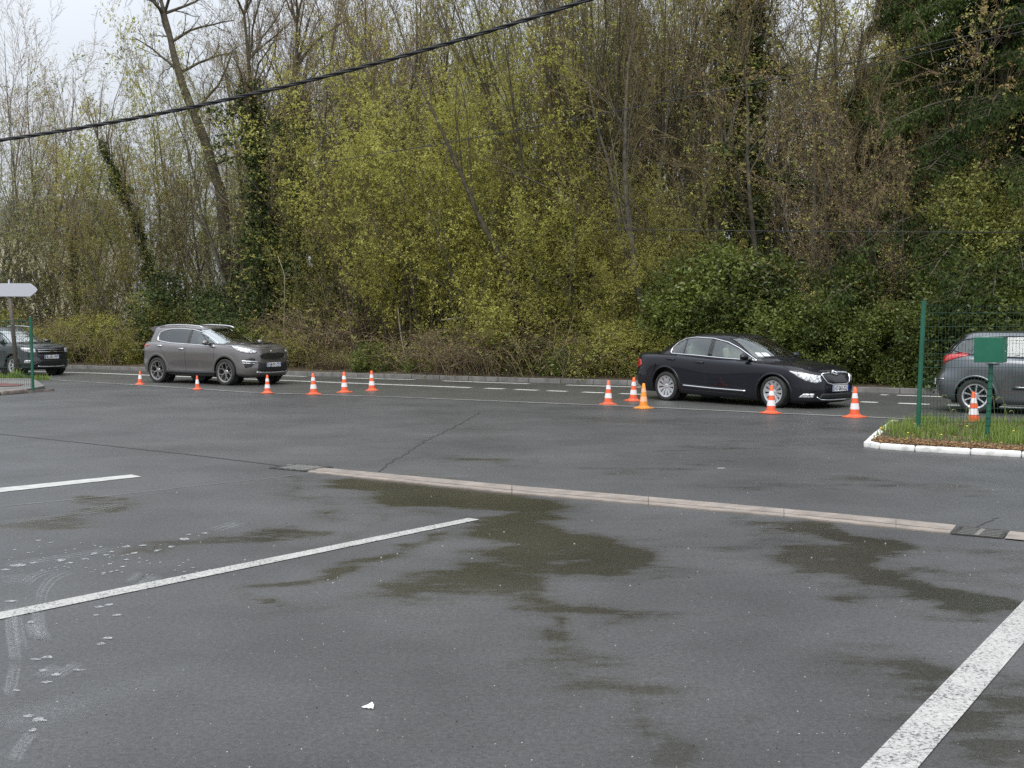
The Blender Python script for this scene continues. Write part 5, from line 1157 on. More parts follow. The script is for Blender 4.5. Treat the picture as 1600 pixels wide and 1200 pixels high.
# ---------------------------------------------------------------- grey estate, right edge
P_grey = paint('steel grey metallic', (.13, .142, .155), .65, .22)
af, ar = 1.25, -1.30; rz = math.radians(-31); dv = Vector((math.cos(rz), math.sin(rz), 0)); rw = G(1524, 645.5); loc = rw + Vector((-dv.y, dv.x, 0)) * .77 - dv * ar
dlo = [(.85, .99), (.60, 1.13), (.36, 1.25), (.10, 1.35), (-.25, 1.40), (-.7, 1.41), (-1.1, 1.395), (-1.5, 1.35), (-1.74, 1.27), (-1.82, 1.16), (-1.5, 1.09), (-.8, 1.04)]
cf = dict(name='estate_car', label='steel grey estate car cut off by the right edge behind the mesh fence', cat='car', loc=loc, rz=rz, W=1.77, L=4.20, paint=P_grey,
 plan=[(2.10, 0), (2.09, .25), (2.03, .5), (1.90, .69), (1.66, .81), (1.3, .87), (.7, .884), (0, .88), (-.7, .884), (-1.3, .882), (-1.72, .83), (-1.95, .71), (-2.05, .5), (-2.09, .25), (-2.10, 0)],
 keys=[0, 3, 5, 7, 9, 11, 14],
 rows=[([.19, .20, .20, .19, .21, .25, .27], [.14, .10, .06, .07, .06, .10, .12]), ([.25, .26, .26, .25, .28, .31, .33], [.03, .02, .02, .03, .02, .03, .04]), ([.42, .43, .42, .40, .45, .50, .50], [0, 0, .0, .02, .0, 0, 0]), ([.56, .58, .58, .56, .60, .64, .64], [.02, .015, .0, .01, .0, .01, .01]),
       ([.66, .70, .76, .76, .80, .78, .78], [.05, .04, .008, .0, .0, .07, .09]), ([.74, .80, .89, .90, .94, .96, .98], [.10, .07, .02, .012, .02, .09, .12]), ([.79, .86, .95, .97, 1.03, 1.06, 1.08], [.16, .12, .06, .05, .06, .13, .16]), ([.81, .88, .98, 1.0, 1.06, 1.09, 1.1], [.24, .19, .12, .10, .12, .18, .2])],
 crown_f=.06, crown_r=.0, ridge=0, cowl=1.0, deck=-1.75, belt=1.0, gmid=-.4,
 gh=dict(z=[.92, 1.0, 1.12, 1.23, 1.34, 1.43, 1.48, 1.505, 1.516], xf=[1.25, 1.06, .80, .55, .29, .05, -.14, -.38, -.6], xr=[-2.0, -1.98, -1.92, -1.83, -1.72, -1.60, -1.48, -1.2, -.85], w=[.80, .78, .74, .70, .655, .60, .52, .32, .02], nf=3.4, nr=3.8),
 axles=(af, ar), wr=.315, arch=.36, lip=.025, lipm=P_grey, zb=.18, cabin=(1.0, -1.8), seats=(.05, -.9),
 side_windows=[('front_window', [(.76, 1.01), (.56, 1.12), (.34, 1.23), (.09, 1.325), (-.12, 1.37), (-.12, 1.03)], M_glass), ('rear_window', [(-.22, 1.04), (-.22, 1.375), (-.7, 1.388), (-1.0, 1.38), (-1.0, 1.07)], M_glass), ('quarter_window', [(-1.06, 1.08), (-1.06, 1.372), (-1.47, 1.328), (-1.68, 1.26), (-1.75, 1.17), (-1.5, 1.11)], M_glass)],
 end_windows=[('windscreen', [(-.70, 1.02), (.70, 1.02), (.56, 1.39), (.3, 1.41), (-.3, 1.41), (-.56, 1.39)], M_screen, 1), ('back_glass', [(-.6, 1.08), (.6, 1.08), (.52, 1.40), (-.52, 1.40)], M_privacy, -1)],
 trims=[dlo], trimm=M_black, trimr=.010, pillars=[[(-.17, 1.02), (-.17, 1.38)]], dividers=[[(-1.03, 1.07), (-1.03, 1.38)]],
 seams=[[(-.17, 1.0), (-.17, .3)], [(-1.1, 1.06), (-1.02, .8), (-.9, .5), (-.86, .3)], [(.86, .95), (.86, .3)]],
 wheel_meshes=wheel_meshes(.315, .225, .205, (9, 'bar'), M_silver), mirror=(.68, 1.03), handles=[(-.34, .88), (-1.0, .92)], handm=P_grey, plate_z=.45, plate_zr=.55, plate='',
 wipers=[[(-.5, 1.04), (-.05, 1.05)]])
t = car(cf); ln, pa, p3_, root = t['line'], t['patch'], t['p3'], t['root']
for sg in (1, -1):
    pa('headlight', p3_([(1.97, .5, .76), (1.6, .77, .92), (1.45, .82, .90), (1.8, .76, .70), (1.98, .55, .66)], 45 * sg, sg), M_lamp, 'az', az=45 * sg, off=.005)
    pa('tail_light', p3_([(-1.90, .64, 1.02), (-1.83, .70, 1.07), (-1.70, .76, 1.10), (-1.54, .80, 1.105), (-1.46, .81, 1.085), (-1.48, .81, 1.05), (-1.64, .81, 1.01), (-1.80, .78, .955), (-1.93, .70, .89)], 180 - 62 * sg, sg), M_red, 'az', az=180 - 62 * sg, off=.006)
    bm = bmesh.new(); ln(bm, 'side', [(.8, .46), (0, .46), (-.66, .48)], .024, sg, off=.0, step=.06); link('side_moulding', bm_mesh('side_moulding', bm, True), root, M_black)
    bm = bmesh.new(); ln(bm, 'side', [(.8, .485), (0, .485), (-.62, .503)], .006, sg, off=.016, step=.06); link('chrome_strip', bm_mesh('chrome_strip', bm, True), root, M_chrome)
    bm = bmesh.new(); ln(bm, 'az', p3_([(-2.03, .45, .62), (-1.95, .68, .62), (-1.86, .76, .62)], 180 - 50 * sg, sg), .012, az=180 - 50 * sg, off=.004); link('bumper_strip', bm_mesh('bumper_strip', bm, True), root, M_chrome)
pa('grille', [(-.4, .6), (.4, .6), (.36, .42), (-.36, .42)], M_gloss, 'az', az=0, off=.006)
# ============================================================ WOOD
M_bark = varied('grey brown bark', (.06, .052, .040), (.15, .135, .10), 7, .9, .5, 30)
M_barkg = varied('green algae bark', (.055, .053, .030), (.14, .132, .078), 5, .9, .5, 30)
M_barkd = varied('dark wet bark', (.034, .029, .018), (.095, .082, .052), 7, .85, .5, 30)
M_twig = varied('brown twigs', (.105, .083, .040), (.26, .21, .10), 1.2, .9)
M_twigr = varied('reddish budding twigs', (.14, .10, .060), (.31, .225, .14), 1.2, .9)
M_twigo = varied('olive twigs', (.098, .085, .028), (.26, .225, .075), 1.2, .9)
LF = dict(
 spring=leafmat('fresh spring leaves', (.27, .265, .045), (.60, .585, .15), .5, .45),
 olive=leafmat('olive young leaves', (.19, .187, .04), (.46, .45, .125), .55, .35),
 sage=leafmat('pale sage leaves', (.21, .225, .105), (.50, .52, .29), .6, .35),
 ivy=leafmat('ivy leaves', (.022, .036, .012), (.085, .115, .035), .55, .12, .2),
 laurel=leafmat('laurel leaves', (.038, .062, .012), (.20, .24, .045), .42, .2, .5),
 conifer=leafmat('conifer needles', (.018, .034, .010), (.085, .115, .030), .8, .1, .08),
 brown=leafmat('withered brown leaves', (.08, .058, .032), (.26, .19, .11), .8, .15),
 bud=leafmat('russet buds', (.19, .13, .045), (.42, .30, .12), .7, .2),
 gold=leafmat('yellow green leaves', (.18, .19, .04), (.44, .45, .12), .5, .35))

class TB:
    def __init__(s): s.V = []; s.F = []; s.M = []
    def add(s, pts, rad, k, mi=0):
        o = len(s.V); n = len(pts); ux = None
        for i in range(n):
            a = pts[max(i - 1, 0)]; b = pts[min(i + 1, n - 1)]; tx, ty, tz = b[0] - a[0], b[1] - a[1], b[2] - a[2]; l = math.sqrt(tx * tx + ty * ty + tz * tz) + 1e-9; tx /= l; ty /= l; tz /= l
            if abs(tz) < .8: ux, uy, uz = ty, -tx, 0.0
            else: ux, uy, uz = 0.0, tz, -ty
            l = math.sqrt(ux * ux + uy * uy + uz * uz) + 1e-9; ux /= l; uy /= l; uz /= l
            vx, vy, vz = ty * uz - tz * uy, tz * ux - tx * uz, tx * uy - ty * ux; p = pts[i]; r = rad[i]
            for c, s_ in CS[k]: s.V.append((p[0] + r * (ux * c + vx * s_), p[1] + r * (uy * c + vy * s_), p[2] + r * (uz * c + vz * s_)))
            if i:
                for j in range(k):
                    q = (j + 1) % k; s.F.append((o + (i - 1) * k + j, o + (i - 1) * k + q, o + i * k + q, o + i * k + j)); s.M.append(mi)
CS = {k: [(math.cos(2 * math.pi * i / k), math.sin(2 * math.pi * i / k)) for i in range(k)] for k in (3, 4, 5, 6, 8, 10)}
def rot_dir(d, ang, az):
    a = Vector((0, 0, 1)) if abs(d.z) < .9 else Vector((1, 0, 0)); u = d.cross(a).normalized(); v = d.cross(u)
    return (d * math.cos(ang) + (u * math.cos(az) + v * math.sin(az)) * math.sin(ang)).normalized()
def grow(tr, cr, tips, p, d, L_, r, lev, S, rg):
    n = S['seg'][lev]; pts = [tuple(p)]; rad = [r]; pos = [(Vector(p), Vector(d), 0)]; p = Vector(p); d = Vector(d); last = lev == S['levels'] - 1
    r1 = r * (.07 if lev == 0 else .3)
    for i in range(1, n + 1):
        w = S['wander'][lev]; d = Vector((d.x + rg.gauss(0, w), d.y + rg.gauss(0, w), d.z + rg.gauss(0, w * .6) + S['up'][lev])).normalized(); p = p + d * (L_ / n); t = i / n
        pts.append(tuple(p)); rad.append(r + (r1 - r) * t); pos.append((p.copy(), d.copy(), t))
    (tr if lev < S['trunk_levels'] else cr).add(pts, rad, S['sides'][lev])
    if lev >= S['leaf_from']: tips += [(q, dd, lev) for q, dd, t in pos[1:]]
    if last: return
    nc = S['nch'][lev]; nc = max(1, int(round(nc * rg.uniform(.75, 1.25))))
    for c in range(nc):
        t = S['t0'][lev] + (1 - S['t0'][lev]) * (c + rg.random()) / nc; f = t * n; i = min(n - 1, int(f)); f -= i; q = pos[i][0].lerp(pos[i + 1][0], f); dd = pos[i][1]
        ang = S['ang'][lev] * rg.uniform(.6, 1.35); nd = rot_dir(dd, ang, rg.uniform(0, 6.283)); l2 = L_ * S['lr'][lev] * rg.uniform(.6, 1.2) * (1 - .45 * t); rr = max(S['rmin'], (r + (r1 - r) * t) * S['rr'][lev])
        grow(tr, cr, tips, q, nd, l2, rr, lev + 1, S, rg)
def leaves(tips, n, size, spread, rg, up=.3, droop=0, aspect=.6, clump=True):
    """n leaf quads around tips -> V, F, var"""
    if not tips or n <= 0: return np.zeros((0, 3)), np.zeros((0, 4), int), np.zeros(0)
    T = np.array([list(t[0]) for t in tips]); nr = np.random.RandomState(rg.randint(0, 99999))
    K_ = 5 if spread > .07 else 1; ng = -(-n // K_); ig = nr.randint(0, len(T), ng); og = nr.normal(0, spread, (ng, 3)); i = np.repeat(ig, K_)[:n]; c = T[i] + np.repeat(og, K_, 0)[:n] + nr.normal(0, .032 if K_ > 1 else 0, (n, 3)); c[:, 2] -= droop * nr.random_sample(n)
    a = nr.normal(0, 1, (n, 3)); a[:, 2] *= .7; a /= np.linalg.norm(a, axis=1)[:, None]; b = nr.normal(0, 1, (n, 3)); b = np.cross(a, b); b /= np.linalg.norm(b, axis=1)[:, None]
    s = size * nr.uniform(.6, 1.35, n)[:, None]; h = s * aspect
    V = np.stack([c - a * s, c + b * h, c + a * s, c - b * h], 1).reshape(-1, 3); F = np.arange(4 * n).reshape(n, 4)
    cl = np.sin(T[i] @ np.array([2.1, 1.7, 2.6])) * .5 + .5 if clump else .5
    var = np.clip(.30 * nr.random_sample(n) + .45 * cl + .25 * nr.random_sample(n), 0, 1); return V, F, np.repeat(var, 4)
def tree_meshes(nm, trunks, tips, tr, cr, leafspec, rg, mats, extra=None):
    """returns [(part name, mesh)] ; leafspec list of (n, size, spread, leaf key, kwargs)"""
    out = []
    me = fastmesh('trunk', tr.V, tr.F, True); me.materials.append(mats[0]); out.append(('trunk', me))
    V = np.array(cr.V).reshape(-1, 3) if cr.V else np.zeros((0, 3)); F = np.array(cr.F, int).reshape(-1, 4); mi = np.zeros(len(F), int); var = np.full(len(V), .5); mm = [mats[1]]
    for n, size, spread, key, kw, tp in leafspec:
        v, f, a = leaves(tp if tp is not None else tips, n, size, spread, rg, **kw); mm.append(LF[key]); F = np.concatenate([F, f + len(V)]); V = np.concatenate([V, v]); var = np.concatenate([var, a]); mi = np.concatenate([mi, np.full(len(f), len(mm) - 1)])
    me = fastmesh('crown', V, F, False, mi, {'var': var})
    for m in mm: me.materials.append(m)
    out.append(('crown', me)); return out
BASE = dict(levels=4, trunk_levels=2, leaf_from=2, seg=[9, 6, 4, 3], wander=[.07, .13, .19, .25], up=[.02, .045, .05, .03], sides=[8, 5, 3, 3], nch=[16, 9, 7], t0=[.25, .2, .15], ang=[.65, .6, .7], lr=[.42, .45, .45], rr=[.45, .5, .55], rmin=.0055)
def S_(**k): d = {a: (list(b) if isinstance(b, list) else b) for a, b in BASE.items()}; d.update(k); return d
def make_fan(seed, H=10, stems=6, spread=.22, S=None, r0=.07, mats=(M_barkg, M_twigo), lf=(), base=.35, lift=.9):
    rg = random.Random(seed); S = S or S_(); tr, cr, tips = TB(), TB(), []
    for i in range(stems):
        a = 6.283 * i / stems + rg.uniform(-.4, .4); sp_ = spread * rg.uniform(.4, 1.3); d = Vector((math.cos(a) * sp_, math.sin(a) * sp_, 1)).normalized()
        grow(tr, cr, tips, (math.cos(a) * base * rg.random(), math.sin(a) * base * rg.random(), -.2), d, H * rg.uniform(.75, 1.05), r0 * rg.uniform(.7, 1.2), 0, S, rg)
    return tree_meshes('fan', None, tips, tr, cr, [(n, s, sp2, k, kw, None) for n, s, sp2, k, kw in lf], rg, mats)
PROTO = {}
def proto(name, f): PROTO[name] = f
fanS = S_(nch=[14, 7, 5], t0=[.06, .12, .12], ang=[.62, .6, .7], lr=[.46, .48, .48], up=[.02, .02, .03, .02])
denseS = S_(nch=[15, 8, 5], t0=[.05, .12, .12], ang=[.70, .62, .7], lr=[.46, .48, .48], up=[.02, .02, .03, .02])
bareS = S_(nch=[13, 8, 7], t0=[.18, .12, .10], ang=[.55, .55, .65], lr=[.46, .5, .45], up=[.02, .04, .05, .03])
P_ = {}
P_['spring_a'] = (10, make_fan(11, 10, 6, .50, denseS, .075, (M_barkg, M_twigo), [(40000, .036, .17, 'spring', {})]))
P_['spring_b'] = (10, make_fan(12, 10, 6, .42, denseS, .085, (M_barkg, M_twigo), [(28000, .036, .17, 'spring', {}), (8000, .036, .17, 'olive', {})]))
P_['olive_a'] = (10, make_fan(13, 10, 6, .42, fanS, .06, (M_barkg, M_twigo), [(17000, .034, .18, 'olive', {})]))
P_['sage_a'] = (10, make_fan(14, 10, 7, .50, fanS, .06, (M_bark, M_twigo), [(20000, .034, .16, 'sage', {})]))
P_['sage_b'] = (10, make_fan(15, 10, 6, .60, denseS, .06, (M_bark, M_twigo), [(11000, .038, .14, 'sage', {}), (4500, .035, .14, 'olive', {})]))
P_['bare_a'] = (10, make_fan(16, 10, 5, .26, bareS, .085, (M_bark, M_twig), [(1500, .022, .04, 'bud', {})]))
P_['bare_b'] = (10, make_fan(17, 10, 5, .42, bareS, .080, (M_bark, M_twigr), [(3500, .022, .04, 'bud', {})]))
P_['stem_a'] = (10, make_fan(18, 10, 7, .26, S_(nch=[9, 6, 5], t0=[.4, .2, .2], ang=[.35, .45, .6]), .09, (M_barkd, M_twigo), [(3200, .032, .16, 'olive', {})]))
P_['tall_a'] = (10, make_fan(19, 10, 1, .02, S_(nch=[24, 8, 6], t0=[.35, .15, .1], ang=[.75, .55, .6], lr=[.36, .45, .45]), .20, (M_bark, M_twig), [(2500, .025, .05, 'bud', {})]))
P_['rust_a'] = (10, make_fan(20, 10, 6, .5, fanS, .05, (M_bark, M_twigr), [(7000, .028, .10, 'bud', {}), (5000, .032, .16, 'olive', {})]))
# dark bent bare tree
def make_bent():
    rg = random.Random(31); tr, cr, tips = TB(), TB(), []; S = S_(nch=[10, 7, 7], t0=[.1, .1, .1], ang=[.8, .6, .65], lr=[.5, .5, .45], wander=[.12, .16, .2, .24], up=[.03, .03, .02, .02], rmin=.007)
    path = [(.9, 0, -.2), (.75, 0, 2.5), (.55, .1, 4.8), (.1, 0, 6.3), (-.45, 0, 7.6), (-.75, 0, 8.6), (-.9, 0, 9.3), (-1.15, .1, 10.2)]; rad = [.20, .18, .15, .135, .12, .10, .08, .05]
    tr.add(path, rad, 8)
    for z0, sgn in ((6.6, 1), (7.4, -1), (8.0, 1), (8.7, -1), (8.9, 1), (9.4, -1), (9.6, 1), (10, 1), (10.1, -1), (5.2, 1)):
        k = min(range(len(path) - 1), key=lambda i: abs(path[i][2] - z0)); p = Vector(path[k]).lerp(Vector(path[k + 1]), .5)
        grow(tr, cr, tips, p, Vector((sgn * rg.uniform(.5, 1.1), rg.uniform(-.6, .6), rg.uniform(.3, .8))).normalized(), rg.uniform(1.6, 2.8), .05, 1, S, rg)
    return tree_meshes('bent', None, tips, tr, cr, [(500, .02, .05, 'bud', {}, None)], rg, (M_barkd, M_barkd))
P_['bent'] = (10, make_bent())
# ivy covered trees
def make_ivy(seed, H=10, lean=0, ivy_to=.7, nleaf=16000, wid=.42, forks=2, top=True, barem=(M_bark, M_twigr)):
    rg = random.Random(seed); tr, cr, tips = TB(), TB(), []; ivt = []; S = S_(nch=[14, 8, 6], t0=[.35, .15, .1], ang=[.5, .5, .6])
    for k in range(forks):
        a = rg.uniform(0, 6.28); dx = (k - (forks - 1) / 2) * .12 + lean
        pts = [(k * .25 - .12, 0, -.2)]; r0 = .17 / (1 + .25 * forks)
        for i in range(1, 9):
            t = i / 8; pts.append((k * .25 - .12 + dx * H * t * (1 if lean == 0 else t * .6 + .4) + .12 * math.sin(3 * t + k), .1 * math.sin(4 * t + k), H * .9 * t))
        tr.add(pts, [r0 * (1 - .75 * i / 8) for i in range(9)], 8)
        if top:
            for i in range(5, 9):
                for _ in range(4): grow(tr, cr, tips, pts[i], Vector((rg.uniform(-.5, .5), rg.uniform(-.5, .5), 1)).normalized(), H * .22 * rg.uniform(.6, 1.2), .03, 1, S, rg)
        # side limbs draped in ivy
        for _ in range(1400):
            t = rg.random() ** .9 * ivy_to; f = t * 8; i = min(7, int(f)); p = Vector(pts[i]).lerp(Vector(pts[i + 1]), f - i); rr = wid * (1.05 - .55 * t / ivy_to) * (.75 + .5 * noise.noise((p.z * .9, k, seed))) * rg.random() ** .5; a = rg.uniform(0, 6.28)
            ivt.append((p + Vector((math.cos(a) * rr, math.sin(a) * rr, rg.uniform(-.15, .15))), None, 0))
        for _ in range(16):
            t = rg.uniform(.15, ivy_to); f = t * 8; i = min(7, int(f)); p = Vector(pts[i]).lerp(Vector(pts[i + 1]), f - i); a = rg.uniform(0, 6.28); ln = rg.uniform(.4, 1.1) * wid * 2.2
            for q in range(40): u = q / 40; ivt.append((p + Vector((math.cos(a) * ln * u, math.sin(a) * ln * u, .35 * ln * u - .5 * u * u)), None, 0))
    return tree_meshes('ivy', None, tips, tr, cr, [(nleaf, .036, .10, 'ivy', dict(aspect=.8), ivt), (nleaf // 2, .03, .26, 'olive', {}, ivt), (1200, .022, .05, 'bud', {}, tips)], rg, (M_barkd, barem[1]))
P_['ivy_a'] = (10, make_ivy(41, 10, 0, .80, 22000, .62, 2))
P_['ivy_b'] = (10, make_ivy(42, 10, 0, .95, 14000, .46, 1))
P_['ivy_lean'] = (10, make_ivy(43, 10, -.30, .98, 12000, .28, 1, True))
# evergreen shrubs
def make_shrub(seed, H=3, Wd=1.6, n=12000, size=.05, key='laurel', key2=None, lobes=14, stems=12):
    rg = random.Random(seed); tr, cr, tips = TB(), TB(), []
    L_ = [(Vector((rg.uniform(-1, 1) * Wd * .62, rg.uniform(-1, 1) * Wd * .5, H * rg.uniform(.05, .80))), rg.uniform(.24, .42) * Wd) for _ in range(lobes)]
    for i in range(stems):
        c, r = L_[i % lobes]; b = Vector((rg.uniform(-.25, .25), rg.uniform(-.25, .25), -.1)); m_ = b.lerp(c, .5) + Vector((rg.uniform(-.15, .15), rg.uniform(-.15, .15), .1)); tr.add([tuple(b), tuple(m_), tuple(c), tuple(c + Vector((rg.uniform(-.2, .2), rg.uniform(-.2, .2), r * .8)))], [.03, .022, .014, .006], 5)
    T = []
    for _ in range(5200):
        c, r = rg.choice(L_); d = Vector((rg.gauss(0, 1), rg.gauss(0, 1), rg.gauss(0, 1))).normalized(); q = c + d * r * (.62 + .48 * rg.random() + .25 * noise.noise(c * 3 + d * 1.6)); q.z = max(.03, q.z)
        T.append((q, None, 0))
    for _ in range(90):
        c, r = rg.choice(L_); d = Vector((rg.gauss(0, .6), rg.gauss(0, .6), abs(rg.gauss(0, 1)) + .2)).normalized(); a = c + d * r * .8; b = c + d * r * rg.uniform(1.2, 1.75); cr.add([tuple(a), tuple(b)], [.006, .003], 3)
        for u in range(8): T.append((a.lerp(b, u / 8), None, 0))
    sp = [(n, size, .05, key, dict(aspect=.5), T)]
    if key2: sp.append((n // 3, size * .9, .08, key2, dict(aspect=.5), T))
    return tree_meshes('shrub', None, T, tr, cr, sp, rg, (M_barkd, M_twigo))
P_['laurel_a'] = (3, make_shrub(51, 3, 1.9, 15000, .046, 'laurel', 'ivy', 18))
P_['laurel_b'] = (3, make_shrub(52, 3, 1.7, 13000, .046, 'laurel', None, 14))
P_['ivybush'] = (3, make_shrub(53, 3, 1.8, 15000, .045, 'ivy', None, 14))
P_['lowbush'] = (1.2, make_shrub(54, 1.2, 1.2, 5000, .042, 'laurel', 'ivy', 8, 6))
P_['goldbush'] = (5, make_shrub(55, 5, 2.2, 20000, .040, 'gold', 'laurel', 22, 16))
P_['olivebush'] = (3, make_shrub(56, 3, 2.0, 11000, .038, 'olive', 'spring', 16))
# brambles
def make_bramble(seed, n=170, H=1.7, key='olive', tm=None):
    rg = random.Random(seed); tr, cr, tips = TB(), TB(), []
    for i in range(n):
        p = Vector((rg.uniform(-1.7, 1.7), rg.uniform(-1.0, 1.2), 0)); a = rg.uniform(0, 6.28); ln = rg.uniform(.8, 2.4); h = rg.uniform(.4, 1) * H; pts = []
        for k in range(7): u = k / 6; q = p + Vector((math.cos(a) * ln * u, math.sin(a) * ln * u * .6, h * 4 * u * (1 - u * .80) * .72)) + Vector((rg.gauss(0, .04), rg.gauss(0, .04), rg.gauss(0, .04))); pts.append(tuple(q)); tips.append((q, None, 0))
        (tr if i < 26 else cr).add(pts, [.011 - .0012 * k for k in range(7)] if i < 26 else [.008 - .0008 * k for k in range(7)], 3)
        for _ in range(5):
            k = rg.randint(1, 5); q = Vector(pts[k]); e = q + Vector((rg.gauss(0, .3), rg.gauss(0, .3), rg.gauss(.05, .25))); cr.add([tuple(q), tuple(q.lerp(e, .5) + Vector((0, 0, .04))), tuple(e)], [.005, .004, .003], 3); tips.append((e, None, 0))
    return tree_meshes('bramble', None, tips, tr, cr, [(2600, .030, .12, key, {}, tips), (1600, .030, .14, 'brown', {}, tips)], rg, (M_bark, tm or M_twig))
P_['bramble_a'] = (1.7, make_bramble(61, 120, 1.7, 'olive', M_twigo)); P_['bramble_b'] = (1.7, make_bramble(62, 150, 1.9, 'laurel')); P_['bramble_c'] = (1.7, make_bramble(63, 190, 1.6, 'olive', M_twigr))
# conifer with drooping boughs
def make_conifer(seed, H=14):
    rg = random.Random(seed); tr, cr, tips = TB(), TB(), []; T = []
    tr.add([(0, 0, -.2), (.05, 0, H * .4), (0, .05, H * .8), (0, 0, H)], [.28, .20, .09, .02], 10)
    z = 3.2
    while z < H:
        for k in range(6):
            a = rg.uniform(0, 6.28); ln = (1 - z / H) ** .75 * 5.2 * rg.uniform(.75, 1.1) + .3; pts = []
            for i in range(8):
                u = i / 7; q = Vector((math.cos(a) * ln * u, math.sin(a) * ln * u, z - .40 * ln * u * u + .12 * ln * u)); pts.append(q)
            tr.add([tuple(q) for q in pts], [.05 - .006 * i for i in range(8)], 4)
            for i in range(1, 8):
                nb = 5
                for s_ in range(nb):
                    b = pts[i - 1].lerp(pts[i], s_ / nb); sd = Vector((-math.sin(a), math.cos(a), 0)) * rg.choice((-1, 1)); l2 = ln * .26 * (1.15 - i / 9) * rg.uniform(.5, 1.2) + .15; dirv = (sd * .8 + Vector((math.cos(a), math.sin(a), 0)) * .5 + Vector((0, 0, -.35))).normalized(); e = b + dirv * l2
                    cr.add([tuple(b), tuple(e)], [.008, .003], 3)
                    for u in range(7):
                        q = b.lerp(e, u / 7); hang = rg.uniform(.08, .42); 
                        for w_ in range(3): T.append((q - Vector((0, 0, hang * w_ / 3)), None, 0))
        z += .5
    nr = np.random.RandomState(3); n = 170000; Ta = np.array([list(t[0]) for t in T]); i = nr.randint(0, len(Ta), n); c = Ta[i] + nr.normal(0, .08, (n, 3)); a = nr.normal(0, .5, (n, 3)); a[:, 2] = -1; a /= np.linalg.norm(a, axis=1)[:, None]; b = np.cross(a, nr.normal(0, 1, (n, 3))); b /= np.linalg.norm(b, axis=1)[:, None]; s = .10 * nr.uniform(.6, 1.4, n)[:, None]; h = .022
    V = np.stack([c, c + a * s * .5 + b * h, c + a * s, c + a * s * .5 - b * h], 1).reshape(-1, 3); F = np.arange(4 * n).reshape(n, 4); V0 = np.array(cr.V); F0 = np.array(cr.F)
    me = fastmesh('crown', np.concatenate([V0, V]), np.concatenate([F0, F + len(V0)]), False, np.concatenate([np.zeros(len(F0), int), np.ones(n, int)]), {'var': np.concatenate([np.full(len(V0), .5), np.repeat(nr.random_sample(n) * .6 + .4 * (np.sin(Ta[i] @ np.array([1.7, 2.1, 1.1])) * .5 + .5), 4)])}); me.materials.append(M_barkd); me.materials.append(LF['conifer'])
    t_ = fastmesh('trunk', tr.V, tr.F, True); t_.materials.append(M_barkd); return [('trunk', t_), ('crown', me)]
P_['conifer'] = (14, make_conifer(71))
# hanging seed-cluster tree
def make_seedtree():
    rg = random.Random(81); tr, cr, tips = TB(), TB(), []; S = S_(nch=[20, 8, 5], t0=[.4, .15, .15], ang=[.6, .55, .6], lr=[.34, .45, .45])
    for k in range(3): grow(tr, cr, tips, (k * .3 - .3, 0, -.2), Vector(((k - 1) * .07, 0, 1)).normalized(), 10, .11, 0, S, rg)
    end = [t for t in tips if t[2] == 3]; cl = []
    for _ in range(420):
        q = rg.choice(end)[0]
        for u in range(6): cl.append((q - Vector((rg.uniform(-.04, .04), rg.uniform(-.04, .04), .03 * u)), None, 0))
    return tree_meshes('seed', None, tips, tr, cr, [(5200, .020, .022, 'brown', {}, cl), (1500, .03, .08, 'olive', {}, tips)], rg, (M_barkd, M_twig))
P_['seedtree'] = (10, make_seedtree())

def plant(kind, px, d, top, name, cat, label, group=None, rz=None, sw=1.0, hgt=None, z0=.15, tilt=0):
    p = at_px(px, d); H0, parts = P_[kind]; h = hgt if hgt else (ztop(top, p.y) - z0); s = h / H0
    r = empty(name, (p.x, p.y, z0 - .04), rz if rz is not None else rnd.uniform(0, 6.28), label=label, cat=cat, group=group); r.scale = (s * sw, s * sw, s)
    if tilt: r.rotation_euler = (0, R(tilt), 0)
    nmap = {'trunk': 'trunk' if cat == 'tree' else 'stems', 'crown': 'crown' if cat == 'tree' else 'foliage'}
    for nm, me in parts:
        o = bpy.data.objects.new(nmap[nm], me); C.objects.link(o); o.parent = r
    return r
